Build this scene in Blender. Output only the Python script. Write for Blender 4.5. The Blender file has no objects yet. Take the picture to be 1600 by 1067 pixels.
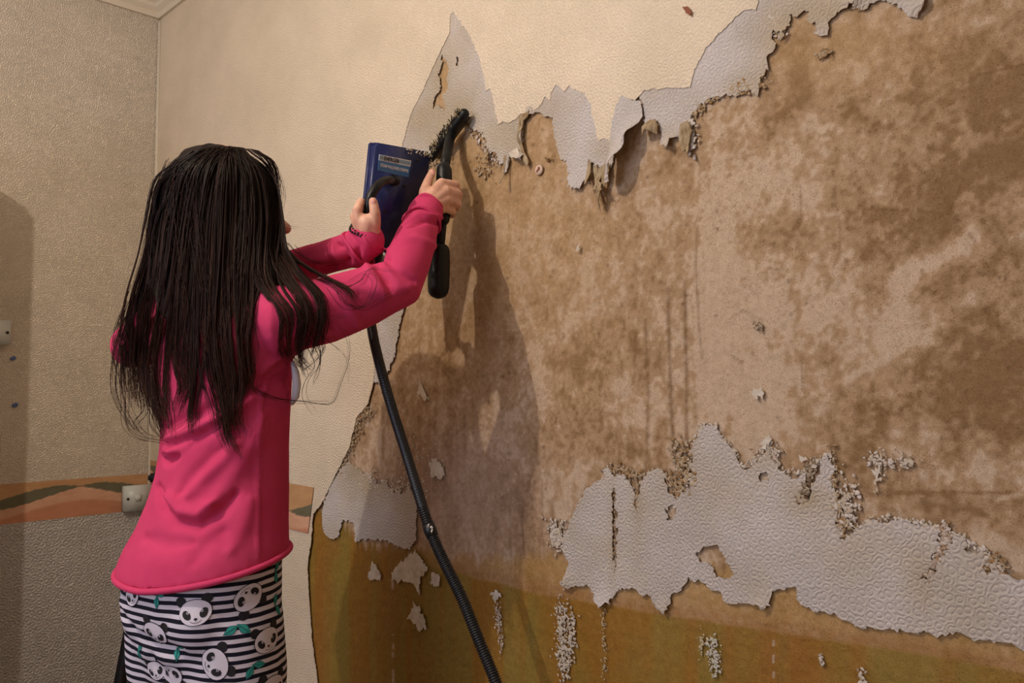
import bpy, bmesh, math, random
import numpy as np
from mathutils import Vector, Matrix, geometry, noise
from mathutils.bvhtree import BVHTree

random.seed(7)
SC = bpy.context.scene
COL = SC.collection
# ------------------------------------------------------------------ camera
F = 1290.0
CAM = Vector((2.813, -1.098, 1.15))
A = math.atan2(1280, 1290)
PITCH = math.radians(2.97)
FW0 = Vector((-math.cos(A), math.sin(A), 0))
RT = Vector((math.sin(A), math.cos(A), 0))
FW = FW0 * math.cos(PITCH) + Vector((0, 0, math.sin(PITCH)))
UP = RT.cross(FW)
cd = bpy.data.cameras.new('camera')
cam = bpy.data.objects.new('camera', cd)
COL.objects.link(cam)
cd.sensor_width = 36
cd.lens = 36 * F / 1600
cd.clip_start = 0.02
cam.matrix_world = Matrix(((RT.x, UP.x, -FW.x, CAM.x), (RT.y, UP.y, -FW.y, CAM.y), (RT.z, UP.z, -FW.z, CAM.z), (0, 0, 0, 1)))
SC.camera = cam
SC.view_settings.view_transform = 'Standard'
SC.view_settings.look = 'None'
SC.view_settings.exposure = 0.0
SC.view_settings.gamma = 1
SC.view_settings.use_curve_mapping = False
# ------------------------------------------------------------------ light
LAMP = Vector((1.65, -1.45, 2.28))
w = bpy.data.worlds.new('daylight')
SC.world = w
w.use_nodes = True
w.node_tree.nodes['Background'].inputs[0].default_value = (0.62, 0.74, 1.0, 1)
w.node_tree.nodes['Background'].inputs[1].default_value = 1.2


def light(name, kind, loc, energy, color, **kw):
    l = bpy.data.lights.new(name, kind)
    l.energy = energy
    l.color = color
    for k, v in kw.items():
        setattr(l, k, v)
    o = bpy.data.objects.new(name, l)
    COL.objects.link(o)
    o.location = loc
    return o


light('bulb_light', 'POINT', LAMP, 43, (1.0, 0.87, 0.73), shadow_soft_size=0.012)
wl = light('window_light', 'AREA', (2.1, -3.36, 1.5), 23, (0.78, 0.82, 1.0), shape='RECTANGLE', size=1.7, size_y=1.2)
wl.rotation_euler = (math.radians(90), 0, 0)


# ------------------------------------------------------------------ helpers
def at(px, py, d):
    px, py, d = float(px), float(py), float(d)
    return CAM + d * (FW + RT * ((px - 800) / F) + UP * ((533.5 - py) / F))


def ray(px, py):
    px, py = float(px), float(py)
    return (FW + RT * ((px - 800) / F) + UP * ((533.5 - py) / F))


def wp(px, py):
    r = ray(px, py)
    t = -CAM.y / r.y
    return (CAM.x + r.x * t, CAM.z + r.z * t)


def lw(px, py):
    r = ray(px, py)
    t = -CAM.x / r.x
    return (CAM.y + r.y * t, CAM.z + r.z * t)


def lin(c):
    out = []
    for v in c[:3]:
        v = v / 255.0
        out.append(v / 12.92 if v <= 0.04045 else ((v + 0.055) / 1.055) ** 2.4)
    return tuple(out)


def tag(o, label=None, cat=None, group=None, kind=None):
    if label: o['label'] = label
    if cat: o['category'] = cat
    if group: o['group'] = group
    if kind: o['kind'] = kind
    return o


def link(name, me, m=None, parent=None, smooth=True):
    o = bpy.data.objects.new(name, me)
    COL.objects.link(o)
    if m is not None:
        for mm in (m if isinstance(m, (list, tuple)) else [m]):
            me.materials.append(mm)
    if parent is not None:
        o.parent = parent
        if parent.type == 'EMPTY' or parent.location.length > 0:
            o.matrix_parent_inverse = Matrix.Translation(-world_loc(parent))
    if smooth and len(me.polygons):
        me.polygons.foreach_set('use_smooth', [True] * len(me.polygons))
    return o


def world_loc(o):
    v = Vector(o.location)
    return v


def empty(name, loc):
    o = bpy.data.objects.new(name, None)
    COL.objects.link(o)
    o.location = loc
    o.empty_display_size = 0.05
    return o


class MB:
    """collects shapes, builds one mesh"""
    def __init__(s):
        s.v, s.f, s.mi = [], [], []

    def add(s, vs, fs, mi=0):
        b = len(s.v)
        s.v += [tuple(v) for v in vs]
        s.f += [tuple(i + b for i in f) for f in fs]
        s.mi += [mi] * len(fs)

    def box(s, c, sx, sy, sz, R=None, bevel=0.0, mi=0):
        bm = bmesh.new()
        bmesh.ops.create_cube(bm, size=1)
        for v in bm.verts:
            v.co = Vector((v.co.x * sx, v.co.y * sy, v.co.z * sz))
        if bevel > 0:
            bmesh.ops.bevel(bm, geom=list(bm.edges), offset=bevel, segments=2, affect='EDGES')
        bm.verts.index_update()
        vs = [(R @ v.co if R else v.co) + Vector(c) for v in bm.verts]
        s.add(vs, [[v.index for v in f.verts] for f in bm.faces], mi)
        bm.free()

    def tube(s, pts, rad, n=12, cap=True, mi=0, ell=None):
        pts = [Vector(p) for p in pts]
        if not isinstance(rad, (list, tuple)):
            rad = [rad] * len(pts)
        vs, fs = [], []
        up = None
        for i, p in enumerate(pts):
            t = (pts[min(i + 1, len(pts) - 1)] - pts[max(i - 1, 0)])
            if t.length < 1e-9: t = Vector((0, 0, 1))
            t.normalize()
            if up is None:
                up = t.orthogonal().normalized()
            else:
                up = (up - t * up.dot(t))
                up = up.normalized() if up.length > 1e-6 else t.orthogonal().normalized()
            sd = t.cross(up)
            for k in range(n):
                a = 2 * math.pi * k / n
                vs.append(p + (up * math.cos(a) + sd * math.sin(a)) * rad[i])
        for i in range(len(pts) - 1):
            for k in range(n):
                k2 = (k + 1) % n
                fs.append((i * n + k, i * n + k2, (i + 1) * n + k2, (i + 1) * n + k))
        if cap:
            b = (len(pts) - 1) * n
            fs.append(tuple(range(n - 1, -1, -1)))
            fs.append(tuple(b + k for k in range(n)))
        s.add(vs, fs, mi)

    def limb(s, pts, rad, n=14):
        """tapered limb with round ends"""
        P, R = [], []
        pts = [Vector(p) for p in pts]
        d0 = (pts[0] - pts[1]).normalized()
        d1 = (pts[-1] - pts[-2]).normalized()
        for k in (0.98, 0.8, 0.5):
            P.append(pts[0] + d0 * rad[0] * k); R.append(rad[0] * math.sqrt(1 - k * k))
        for i in range(len(pts)):
            P.append(pts[i]); R.append(rad[i])
        for k in (0.5, 0.8, 0.98):
            P.append(pts[-1] + d1 * rad[-1] * k); R.append(rad[-1] * math.sqrt(1 - k * k))
        s.tube(P, R, n)

    def ball(s, c, r, R=None, n=16, m=10, mi=0):
        if not isinstance(r, (list, tuple)): r = (r, r, r)
        vs, fs = [], []
        for j in range(1, m):
            ph = math.pi * j / m
            for k in range(n):
                a = 2 * math.pi * k / n
                v = Vector((r[0] * math.sin(ph) * math.cos(a), r[1] * math.sin(ph) * math.sin(a), r[2] * math.cos(ph)))
                vs.append((R @ v if R else v) + Vector(c))
        top = len(vs); v = Vector((0, 0, r[2])); vs.append((R @ v if R else v) + Vector(c))
        bot = len(vs); v = Vector((0, 0, -r[2])); vs.append((R @ v if R else v) + Vector(c))
        for j in range(m - 2):
            for k in range(n):
                k2 = (k + 1) % n
                fs.append((j * n + k, (j + 1) * n + k, (j + 1) * n + k2, j * n + k2))
        for k in range(n):
            k2 = (k + 1) % n
            fs.append((top, k, k2)); fs.append((bot, (m - 2) * n + k2, (m - 2) * n + k))
        s.add(vs, fs, mi)

    def loft(s, rings, n=36, power=2.0):
        """rings: (centre, a, b, axisA, axisB)"""
        vs, fs = [], []
        for (c, a, b, ax, bx) in rings:
            for k in range(n):
                t = 2 * math.pi * k / n
                ct, st = math.cos(t), math.sin(t)
                e = 2 / power
                x = math.copysign(abs(ct) ** e, ct); y = math.copysign(abs(st) ** e, st)
                vs.append(Vector(c) + ax * (a * x) + bx * (b * y))
        for i in range(len(rings) - 1):
            for k in range(n):
                k2 = (k + 1) % n
                fs.append((i * n + k, i * n + k2, (i + 1) * n + k2, (i + 1) * n + k))
        b = (len(rings) - 1) * n
        fs.append(tuple(range(n - 1, -1, -1))); fs.append(tuple(b + k for k in range(n)))
        s.add(vs, fs)

    def mesh(s, name):
        me = bpy.data.meshes.new(name)
        me.from_pydata(s.v, [], s.f)
        if any(s.mi):
            me.polygons.foreach_set('material_index', s.mi)
        me.update()
        return me

    def build(s, name, m=None, parent=None, smooth=True):
        return link(name, s.mesh(name), m, parent, smooth)


def fused(mb, voxel, smooth_it=8, smooth_f=0.5, extra=None):
    """one continuous surface from overlapping closed shapes"""
    bm = bmesh.new()
    me0 = mb.mesh('tmp')
    bm.from_mesh(me0)
    bmesh.ops.recalc_face_normals(bm, faces=bm.faces)
    bm.to_mesh(me0); bm.free()
    o = bpy.data.objects.new('tmp', me0)
    COL.objects.link(o)
    r = o.modifiers.new('r', 'REMESH'); r.mode = 'VOXEL'; r.voxel_size = voxel
    if smooth_it:
        sm = o.modifiers.new('s', 'SMOOTH'); sm.factor = smooth_f; sm.iterations = smooth_it
    dg = bpy.context.evaluated_depsgraph_get()
    ev = o.evaluated_get(dg)
    me = bpy.data.meshes.new_from_object(ev)
    bpy.data.objects.remove(o); bpy.data.meshes.remove(me0)
    return me


def bvh_of(mes):
    vs, fs = [], []
    for me in mes:
        b = len(vs)
        vs += [v.co.copy() for v in me.vertices]
        fs += [tuple(i + b for i in p.vertices) for p in me.polygons]
    return BVHTree.FromPolygons(vs, fs)


# ------------------------------------------------------------------ numpy noise
_lat = np.random.RandomState(3).rand(512, 512)


def vn(x, y, s=0):
    x = np.asarray(x) + s * 17.31; y = np.asarray(y) + s * 9.77
    xi = np.floor(x).astype(int); yi = np.floor(y).astype(int)
    fx = x - xi; fy = y - yi
    fx = fx * fx * (3 - 2 * fx); fy = fy * fy * (3 - 2 * fy)
    g = lambda a, b: _lat[a % 512, b % 512]
    return (g(xi, yi) * (1 - fx) + g(xi + 1, yi) * fx) * (1 - fy) + (g(xi, yi + 1) * (1 - fx) + g(xi + 1, yi + 1) * fx) * fy


def fbm(x, y, s=0, o=5):
    t = 0; a = 0.5; n = 0
    for k in range(o):
        t = t + a * vn(x * 2 ** k, y * 2 ** k, s + k * 3); n += a; a *= 0.55
    return t / n


def ss(e0, e1, x):
    t = np.clip((x - e0) / (e1 - e0), 0, 1)
    return t * t * (3 - 2 * t)


# ------------------------------------------------------------------ materials
def mat(name, col=(0.8, 0.8, 0.8), rough=0.6, spec=0.5, metal=0.0):
    m = bpy.data.materials.new(name)
    m.use_nodes = True
    b = m.node_tree.nodes['Principled BSDF']
    b.inputs['Base Color'].default_value = (*col, 1)
    b.inputs['Roughness'].default_value = rough
    b.inputs['Specular IOR Level'].default_value = spec
    b.inputs['Metallic'].default_value = metal
    return m


def nd(m, t, **kw):
    n = m.node_tree.nodes.new(t)
    for k, v in kw.items():
        setattr(n, k, v)
    return n


def mathn(m, op, a, b=None):
    n = nd(m, 'ShaderNodeMath', operation=op)
    for i, v in enumerate((a, b)):
        if v is None: continue
        if hasattr(v, 'links'): m.node_tree.links.new(v, n.inputs[i])
        else: n.inputs[i].default_value = v
    return n.outputs[0]


def coords(m, sx=1, sy=1, sz=1):
    tc = nd(m, 'ShaderNodeTexCoord')
    mp = nd(m, 'ShaderNodeMapping')
    mp.inputs['Scale'].default_value = (sx, sy, sz)
    m.node_tree.links.new(tc.outputs['Object'], mp.inputs['Vector'])
    return mp.outputs[0]


def noise_n(m, vec, scale, detail=4, rough=0.55):
    n = nd(m, 'ShaderNodeTexNoise')
    n.inputs['Scale'].default_value = scale
    n.inputs['Detail'].default_value = detail
    n.inputs['Roughness'].default_value = rough
    if vec is not None: m.node_tree.links.new(vec, n.inputs['Vector'])
    return n.outputs['Fac']


def bumpn(m, h, strength, dist, prev=None):
    b = nd(m, 'ShaderNodeBump')
    b.inputs['Strength'].default_value = strength
    b.inputs['Distance'].default_value = dist
    m.node_tree.links.new(h, b.inputs['Height'])
    if prev is not None: m.node_tree.links.new(prev, b.inputs['Normal'])
    return b.outputs['Normal']


def setn(m, nrm):
    m.node_tree.links.new(nrm, m.node_tree.nodes['Principled BSDF'].inputs['Normal'])


def mixc(m, fac, a, b, blend='MIX'):
    n = nd(m, 'ShaderNodeMix', data_type='RGBA', blend_type=blend)
    for sock, v in ((n.inputs[0], fac), (n.inputs[6], a), (n.inputs[7], b)):
        if hasattr(v, 'links'): m.node_tree.links.new(v, sock)
        elif isinstance(v, (int, float)): sock.default_value = v
        else: sock.default_value = (*v, 1)
    return n.outputs[2]


def rampn(m, fac, lo, hi, a=0.0, b=1.0):
    n = nd(m, 'ShaderNodeMapRange')
    n.inputs['From Min'].default_value = lo; n.inputs['From Max'].default_value = hi
    n.inputs['To Min'].default_value = a; n.inputs['To Max'].default_value = b
    m.node_tree.links.new(fac, n.inputs['Value'])
    return n.outputs[0]


def base(m, col):
    m.node_tree.links.new(col, m.node_tree.nodes['Principled BSDF'].inputs['Base Color'])


def attr(m, name='tint'):
    n = nd(m, 'ShaderNodeAttribute')
    n.attribute_name = name
    return n.outputs['Color']


def scallop(m, strength=0.6, scale=84):
    """embossed interlocking scallop / ring relief of the blown wallpaper"""
    tc = nd(m, 'ShaderNodeTexCoord')
    sp = nd(m, 'ShaderNodeSeparateXYZ')
    m.node_tree.links.new(tc.outputs['Object'], sp.inputs[0])
    u = mathn(m, 'ADD', sp.outputs[0], sp.outputs[1])
    cb = nd(m, 'ShaderNodeCombineXYZ')
    m.node_tree.links.new(u, cb.inputs[0]); m.node_tree.links.new(sp.outputs[2], cb.inputs[1])
    vec = cb.outputs[0]
    wob = nd(m, 'ShaderNodeTexNoise'); wob.inputs['Scale'].default_value = 30
    m.node_tree.links.new(vec, wob.inputs['Vector'])
    va = nd(m, 'ShaderNodeVectorMath', operation='SCALE'); va.inputs['Scale'].default_value = 0.014
    m.node_tree.links.new(wob.outputs['Color'], va.inputs[0])
    vb = nd(m, 'ShaderNodeVectorMath', operation='ADD')
    m.node_tree.links.new(vec, vb.inputs[0]); m.node_tree.links.new(va.outputs[0], vb.inputs[1])
    vo = nd(m, 'ShaderNodeTexVoronoi', voronoi_dimensions='2D')
    vo.inputs['Scale'].default_value = scale; vo.inputs['Randomness'].default_value = 0.62
    m.node_tree.links.new(vb.outputs[0], vo.inputs['Vector'])
    r = mathn(m, 'SINE', mathn(m, 'MULTIPLY', vo.outputs['Distance'], 14.0))
    fine = noise_n(m, vec, 260, 3)
    h = mathn(m, 'ADD', r, mathn(m, 'MULTIPLY', fine, 1.4))
    return bumpn(m, h, strength, 0.0011), vec


def paper_mat(name, col, strength, rough=0.6, spec=0.3, var=0.10, use_attr=True, scale=84):
    m = mat(name, col, rough, spec)
    nrm, vec = scallop(m, strength, scale)
    setn(m, nrm)
    n1 = noise_n(m, vec, 6, 6, 0.6)
    c = attr(m) if use_attr else None
    f = rampn(m, n1, 0.35, 0.65)
    dark = tuple(v * (1 - var) for v in (0.95, 0.95, 0.93))
    mul = mixc(m, f, dark, (1, 1, 1))
    cc = mixc(m, 1.0, c if use_attr else col, mul, 'MULTIPLY')
    base(m, cc)
    return m


M = {}
M['cream'] = paper_mat('cream_painted_wallpaper', lin((228, 211, 188)), 0.5, 0.42, 0.45, 0.05)
M['wall_l'] = paper_mat('cream_wall_left', lin((214, 200, 172)), 0.95, 0.5, 0.35, 0.06)
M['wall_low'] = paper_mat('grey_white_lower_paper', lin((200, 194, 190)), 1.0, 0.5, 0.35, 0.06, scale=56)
M['grey'] = paper_mat('bare_backing_paper', lin((205, 196, 190)), 0.55, 0.8, 0.15, 0.10)
M['flap'] = mat('torn_paper', lin((214, 205, 196)), 0.85, 0.1)
fl = M['flap']; base(fl, mixc(fl, rampn(fl, noise_n(fl, coords(fl), 60, 5), 0.3, 0.7), lin((190, 176, 155)), lin((222, 214, 206))))
setn(fl, bumpn(fl, noise_n(fl, coords(fl), 160, 5), 0.5, 0.001))

M['strip'] = mat('brown_torn_paper', lin((150, 128, 96)), 0.9, 0.1)
q_ = M['strip']; base(q_, mixc(q_, rampn(q_, noise_n(q_, coords(q_, 3, 3, 1), 60, 5), 0.3, 0.7), lin((122, 98, 66)), lin((186, 168, 140))))
pm = mat('stained_plaster', rough=0.75, spec=0.25)
M['plaster'] = pm
v = coords(pm)
n_f = noise_n(pm, v, 520, 3, 0.7)
n_m = noise_n(pm, v, 110, 6, 0.65)
n_l = noise_n(pm, coords(pm, 1, 1, 0.25), 60, 5, 0.6)
c = attr(pm)
c = mixc(pm, rampn(pm, n_m, 0.3, 0.7), mixc(pm, 1.0, c, (0.80, 0.75, 0.69), 'MULTIPLY'), c)
c = mixc(pm, rampn(pm, n_l, 0.35, 0.65, 0.0, 0.6), c, mixc(pm, 1.0, c, (1.13, 1.12, 1.14), 'MULTIPLY'))
c = mixc(pm, rampn(pm, n_f, 0.32, 0.46, 1, 0), c, mixc(pm, 1.0, c, (0.56, 0.50, 0.42), 'MULTIPLY'))
c = mixc(pm, rampn(pm, n_f, 0.58, 0.68, 0, 0.55), c, mixc(pm, 1.0, c, (1.42, 1.40, 1.38), 'MULTIPLY'))
base(pm, c)
setn(pm, bumpn(pm, n_f, 0.35, 0.0012, bumpn(pm, n_m, 0.35, 0.003)))
ra = nd(pm, 'ShaderNodeAttribute'); ra.attribute_name = 'gloss'
pm.node_tree.links.new(rampn(pm, ra.outputs['Fac'], 0, 1, 0.8, 0.42), pm.node_tree.nodes['Principled BSDF'].inputs['Roughness'])

M['residue'] = mat('pulp_residue', rough=0.9, spec=0.1)
base(M['residue'], attr(M['residue']))
M['border'] = mat('paper_border', rough=0.6, spec=0.3)
bm_ = M['border']
base(bm_, mixc(bm_, rampn(bm_, noise_n(bm_, coords(bm_, 1, 1, 3), 18, 6, 0.65), 0.3, 0.7), mixc(bm_, 1.0, attr(bm_), (0.82, 0.78, 0.74), 'MULTIPLY'), attr(bm_)))
M['ceiling'] = mat('ceiling_paint', lin((225, 218, 205)), 0.8, 0.2)
M['trim'] = mat('cornice_paint', lin((222, 210, 190)), 0.6, 0.3)
M['floor'] = mat('floor_boards', lin((120, 92, 66)), 0.5, 0.4)
fm = M['floor']; base(fm, mixc(fm, rampn(fm, noise_n(fm, coords(fm, 2, 30, 1), 3, 6), 0.3, 0.7), lin((96, 70, 48)), lin((140, 108, 78))))
M['wardrobe'] = mat('wardrobe_white', lin((215, 210, 200)), 0.45, 0.4)
M['plastic_w'] = mat('white_plastic', lin((205, 208, 202)), 0.35, 0.5)
M['screw'] = mat('screw_metal', lin((70, 66, 60)), 0.4, 0.5, 0.8)
M['black'] = mat('black_plastic', lin((14, 15, 17)), 0.42, 0.35)
bk = M['black']; setn(bk, bumpn(bk, noise_n(bk, coords(bk), 300, 3), 0.2, 0.0008))
base(bk, mixc(bk, rampn(bk, noise_n(bk, coords(bk), 90, 5), 0.52, 0.72), lin((12, 13, 15)), lin((34, 35, 38))))
M['hose'] = mat('black_rubber_hose', lin((20, 23, 28)), 0.42, 0.5)
M['blue'] = mat('blue_plastic', lin((24, 36, 92)), 0.38, 0.5)
bl = M['blue']
base(bl, mixc(bl, rampn(bl, noise_n(bl, coords(bl), 45, 6, 0.7), 0.5, 0.85), lin((23, 34, 88)), lin((62, 74, 124))))
M['sticker'] = mat('sticker_blue', lin((66, 132, 198)), 0.4)
M['sticker_w'] = mat('sticker_white', lin((232, 242, 252)), 0.4)
M['sticker_g'] = mat('sticker_grey_blue', lin((140, 174, 204)), 0.4)
M['ink'] = mat('sticker_dark_print', lin((36, 48, 70)), 0.5)
M['steel'] = mat('blade_steel', lin((150, 150, 145)), 0.35, 0.5, 0.9)
M['bluetack'] = mat('blue_putty', lin((92, 112, 158)), 0.7)
M['filler'] = mat('filler_patch', lin((214, 190, 172)), 0.8)
M['rawplug'] = mat('brown_plug', lin((134, 72, 46)), 0.7)
M['bulb'] = mat('bulb_glass', (1, 0.85, 0.65), 0.3)
M['bulb'].node_tree.nodes['Principled BSDF'].inputs['Emission Color'].default_value = (1, 0.8, 0.55, 1)
M['bulb'].node_tree.nodes['Principled BSDF'].inputs['Emission Strength'].default_value = 2.0


def cloth(name, col, col2, rough=0.85, sheen=0.25, sc=900):
    m = mat(name, col, rough, 0.15)
    b = m.node_tree.nodes['Principled BSDF']
    b.inputs['Sheen Weight'].default_value = sheen
    b.inputs['Sheen Tint'].default_value = (*col, 1)
    f = noise_n(m, coords(m), 14, 5)
    base(m, mixc(m, rampn(m, f, 0.3, 0.7), col, col2))
    wv = noise_n(m, coords(m), sc, 2, 0.7)
    setn(m, bumpn(m, wv, 0.35, 0.0008))
    return m


M['pink'] = cloth('pink_jersey', lin((196, 58, 102)), lin((208, 68, 112)))
sk = mat('skin', lin((224, 174, 150)), 0.5, 0.4)
M['skin'] = sk
sk.node_tree.nodes['Principled BSDF'].inputs['Subsurface Weight'].default_value = 0.12
sk.node_tree.nodes['Principled BSDF'].inputs['Subsurface Radius'].default_value = (0.02, 0.008, 0.005)
sk.node_tree.nodes['Principled BSDF'].inputs['Subsurface Scale'].default_value = 0.3
base(sk, mixc(sk, rampn(sk, noise_n(sk, coords(sk), 55, 4), 0.35, 0.65), lin((212, 156, 134)), lin((230, 182, 156))))
setn(sk, bumpn(sk, noise_n(sk, coords(sk), 500, 3), 0.15, 0.0006))
M['nail'] = mat('fingernail', lin((224, 160, 148)), 0.25, 0.5)
M['lips'] = mat('lips', lin((176, 84, 78)), 0.4)
M['eye'] = mat('eye_white', lin((225, 220, 215)), 0.2)
M['iris'] = mat('iris_brown', lin((60, 36, 22)), 0.2)
hm = mat('dark_brown_hair', lin((30, 20, 17)), 0.5, 0.18)
M['hair'] = hm
ha = nd(hm, 'ShaderNodeAttribute'); ha.attribute_name = 'shade'
base(hm, mixc(hm, ha.outputs['Fac'], lin((19, 13, 12)), lin((80, 47, 34))))
M['white_cotton'] = mat('white_print_cotton', lin((214, 212, 226)), 0.8)
# striped leggings
lm = mat('striped_leggings', rough=0.8, spec=0.2)
M['stripe'] = lm
tc = nd(lm, 'ShaderNodeTexCoord'); sp = nd(lm, 'ShaderNodeSeparateXYZ')
lm.node_tree.links.new(tc.outputs['Object'], sp.inputs[0])
wz = noise_n(lm, coords(lm), 9, 2)
z = mathn(lm, 'ADD', sp.outputs[2], mathn(lm, 'MULTIPLY', wz, 0.010))
sn = mathn(lm, 'SINE', mathn(lm, 'MULTIPLY', z, 2 * math.pi / 0.0128))
base(lm, mixc(lm, rampn(lm, sn, -0.10, 0.06), lin((26, 26, 42)), lin((216, 210, 226))))
setn(lm, bumpn(lm, noise_n(lm, coords(lm), 900, 2), 0.3, 0.0006))
M['pan_b'] = mat('print_black', lin((28, 26, 34)), 0.8)
M['pan_w'] = mat('print_white', lin((222, 216, 232)), 0.8)
M['pan_t'] = mat('print_teal', lin((38, 148, 142)), 0.8)
M['bead'] = mat('dark_beads', lin((44, 34, 34)), 0.3)

# ------------------------------------------------------------------ room shell
W, D, H = 3.8, 3.4, 2.50


def struct(name, mb, m, parent=None, smooth=False):
    o = mb.build(name, m, parent, smooth)
    if parent is None: o['kind'] = 'structure'
    return o


def tintset(me, cols, name='tint'):
    a = me.color_attributes.new(name, 'FLOAT_COLOR', 'POINT')
    arr = np.ones((len(cols), 4), dtype=np.float32)
    arr[:, :3] = cols
    a.data.foreach_set('color', arr.ravel())


mb = MB(); mb.box((W / 2, -D / 2, -0.03), W + 0.2, D + 0.2, 0.06)
struct('floor', mb, M['floor'])
mb = MB(); mb.box((W / 2, -D / 2, H + 0.03), W + 0.2, D + 0.2, 0.06)
struct('ceiling', mb, M['ceiling'])
mb = MB(); mb.box((-0.05, -D / 2, H / 2), 0.1, D, H)
wall_left = struct('wall_left', mb, M['wall_l'])
tintset(wall_left.data, np.tile(lin((226, 212, 194)), (8, 1)))
mb = MB(); mb.box((W + 0.05, -D / 2, H / 2), 0.1, D, H)
o = struct('wall_right', mb, M['wall_l']); tintset(o.data, np.tile(lin((205, 190, 165)), (8, 1)))
mb = MB()
mb.box((0.6, -D - 0.05, H / 2), 1.2, 0.1, H)
mb.box((3.4, -D - 0.05, H / 2), 0.8, 0.1, H)
mb.box((2.1, -D - 0.05, 0.45), 1.8, 0.1, 0.9)
mb.box((2.1, -D - 0.05, 2.3), 1.8, 0.1, 0.4)
o = struct('wall_back', mb, M['wall_l']); tintset(o.data, np.tile(lin((205, 190, 165)), (len(o.data.vertices), 1)))
mb = MB()
for x in (1.225, 2.1, 2.975): mb.box((x, -D - 0.03, 1.5), 0.05, 0.05, 1.2)
for zz in (0.925, 2.075): mb.box((2.1, -D - 0.03, zz), 1.8, 0.05, 0.05)
o = struct('window_1', mb, M['plastic_w'])
gm = mat('window_glass', (1, 1, 1), 0.02)
gm.node_tree.nodes['Principled BSDF'].inputs['Transmission Weight'].default_value = 1
gm.node_tree.nodes['Principled BSDF'].inputs['IOR'].default_value = 1.01
mb = MB(); mb.box((2.1, -D - 0.045, 1.5), 1.7, 0.004, 1.1)
mb.build('window_pane', gm, o, False)

# ---- main wall: plaster as fine relief with its stains -------------
def axis(a, b, fa, fb, step, coarse):
    l = list(np.arange(a, fa, coarse)) + list(np.arange(fa, fb, step)) + list(np.linspace(fb, b, max(2, int((b - fb) / coarse))))
    return np.array(l)


xs = axis(0, W, 0.80, 2.72, 0.0029, 0.1)
zs = axis(0, H, 0.50, 2.02, 0.0029, 0.1)
X, Z = np.meshgrid(xs, zs)


def project(X, Y, Z):
    dx, dy, dz = X - CAM.x, Y - CAM.y, Z - CAM.z
    d = dx * FW.x + dy * FW.y + dz * FW.z
    d = np.maximum(d, 0.05)
    return 800 + F * (dx * RT.x + dy * RT.y + dz * RT.z) / d, 533.5 - F * (dx * UP.x + dy * UP.y + dz * UP.z) / d


U, V = project(X, np.zeros_like(X), Z)      # survey coordinates of the wall: the stains are placed on the wall from the photo
light_c = np.array(lin((200, 178, 155)))
mid_c = np.array(lin((178, 150, 119)))
brown_c = np.array(lin((141, 112, 79)))
tan_c = np.array(lin((184, 152, 110)))
m = 0.45 + 0.12 * ss(1250, 1600, U) + 0.9 * (fbm(X * 5, Z * 5, 1, 6) - 0.5) + 1.1 * (fbm(X * 16, Z * 13, 2, 6) - 0.5) + 1.25 * (fbm(X * 55, Z * 42, 12, 4) - 0.5) + .55 * (vn(X * 170, Z * 170, 13) - .5)  # browner towards the right end: light fall-off put into the plaster colour
spots = [(790, 300, 50, 60, .25), (850, 440, 90, 55, .45), (900, 330, 110, 50, .35), (1075, 290, 35, 90, .45), (980, 430, 60, 50, .25),
         (900, 560, 70, 45, .35), (700, 540, 90, 70, .15), (800, 620, 60, 60, .1), (880, 690, 80, 45, .35), (1205, 215, 45, 50, .5),
         (1300, 150, 100, 30, .3), (1420, 110, 100, 60, .25), (1560, 140, 60, 80, .5), (1590, 230, 60, 60, .4), (1480, 285, 60, 55, .6),
         (1390, 330, 50, 60, .45), (1238, 372, 40, 40, .6), (1370, 420, 55, 70, .35), (1465, 455, 40, 28, .55), (1560, 420, 90, 40, .4),
         (1560, 560, 80, 60, .45), (1500, 620, 120, 60, .45), (1340, 660, 60, 80, .4), (1570, 660, 60, 50, .4), (1450, 770, 60, 40, .4),
         (1330, 800, 30, 60, .4), (1530, 800, 90, 40, .35), (1340, 520, 40, 25, .3), (1240, 520, 18, 90, .35), (1130, 210, 50, 30, .3),
         (630, 640, 60, 50, .25), (1380, 210, 60, 40, .3), (1500, 360, 50, 40, .25), (990, 540, 10, 60, .3), (1520, 250, 60, 30, .2),
         (1120, 380, 40, 170, -.75), (1110, 560, 60, 70, -.6), (1165, 470, 40, 60, -.5), (1265, 300, 60, 110, -.45), (1290, 480, 70, 50, -.5),
         (1405, 520, 70, 30, -.55), (1500, 220, 80, 40, -.35), (980, 610, 60, 70, -.35), (870, 420, 40, 18, -.5), (800, 450, 35, 30, -.4),
         (950, 460, 45, 30, -.35), (1550, 745, 90, 35, -.5), (1220, 620, 60, 50, -.45), (1410, 670, 50, 25, -.35), (1560, 320, 60, 30, -.2),
         (1540, 480, 90, 25, -.25), (1060, 640, 40, 60, -.3), (1260, 110, 30, 60, -.2), (1340, 110, 30, 25, -.3), (1200, 280, 50, 40, -.25),
         (1180, 650, 60, 60, -.4), (890, 730, 50, 30, -.2), (840, 590, 10, 40, -.7), (1480, 740, 60, 30, -.3)]
for (sx, sy, rx, ry, a) in spots:
    m = m + .8 * a * np.exp(-(((U - sx) / rx) ** 2 + ((V - sy) / ry) ** 2))
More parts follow.
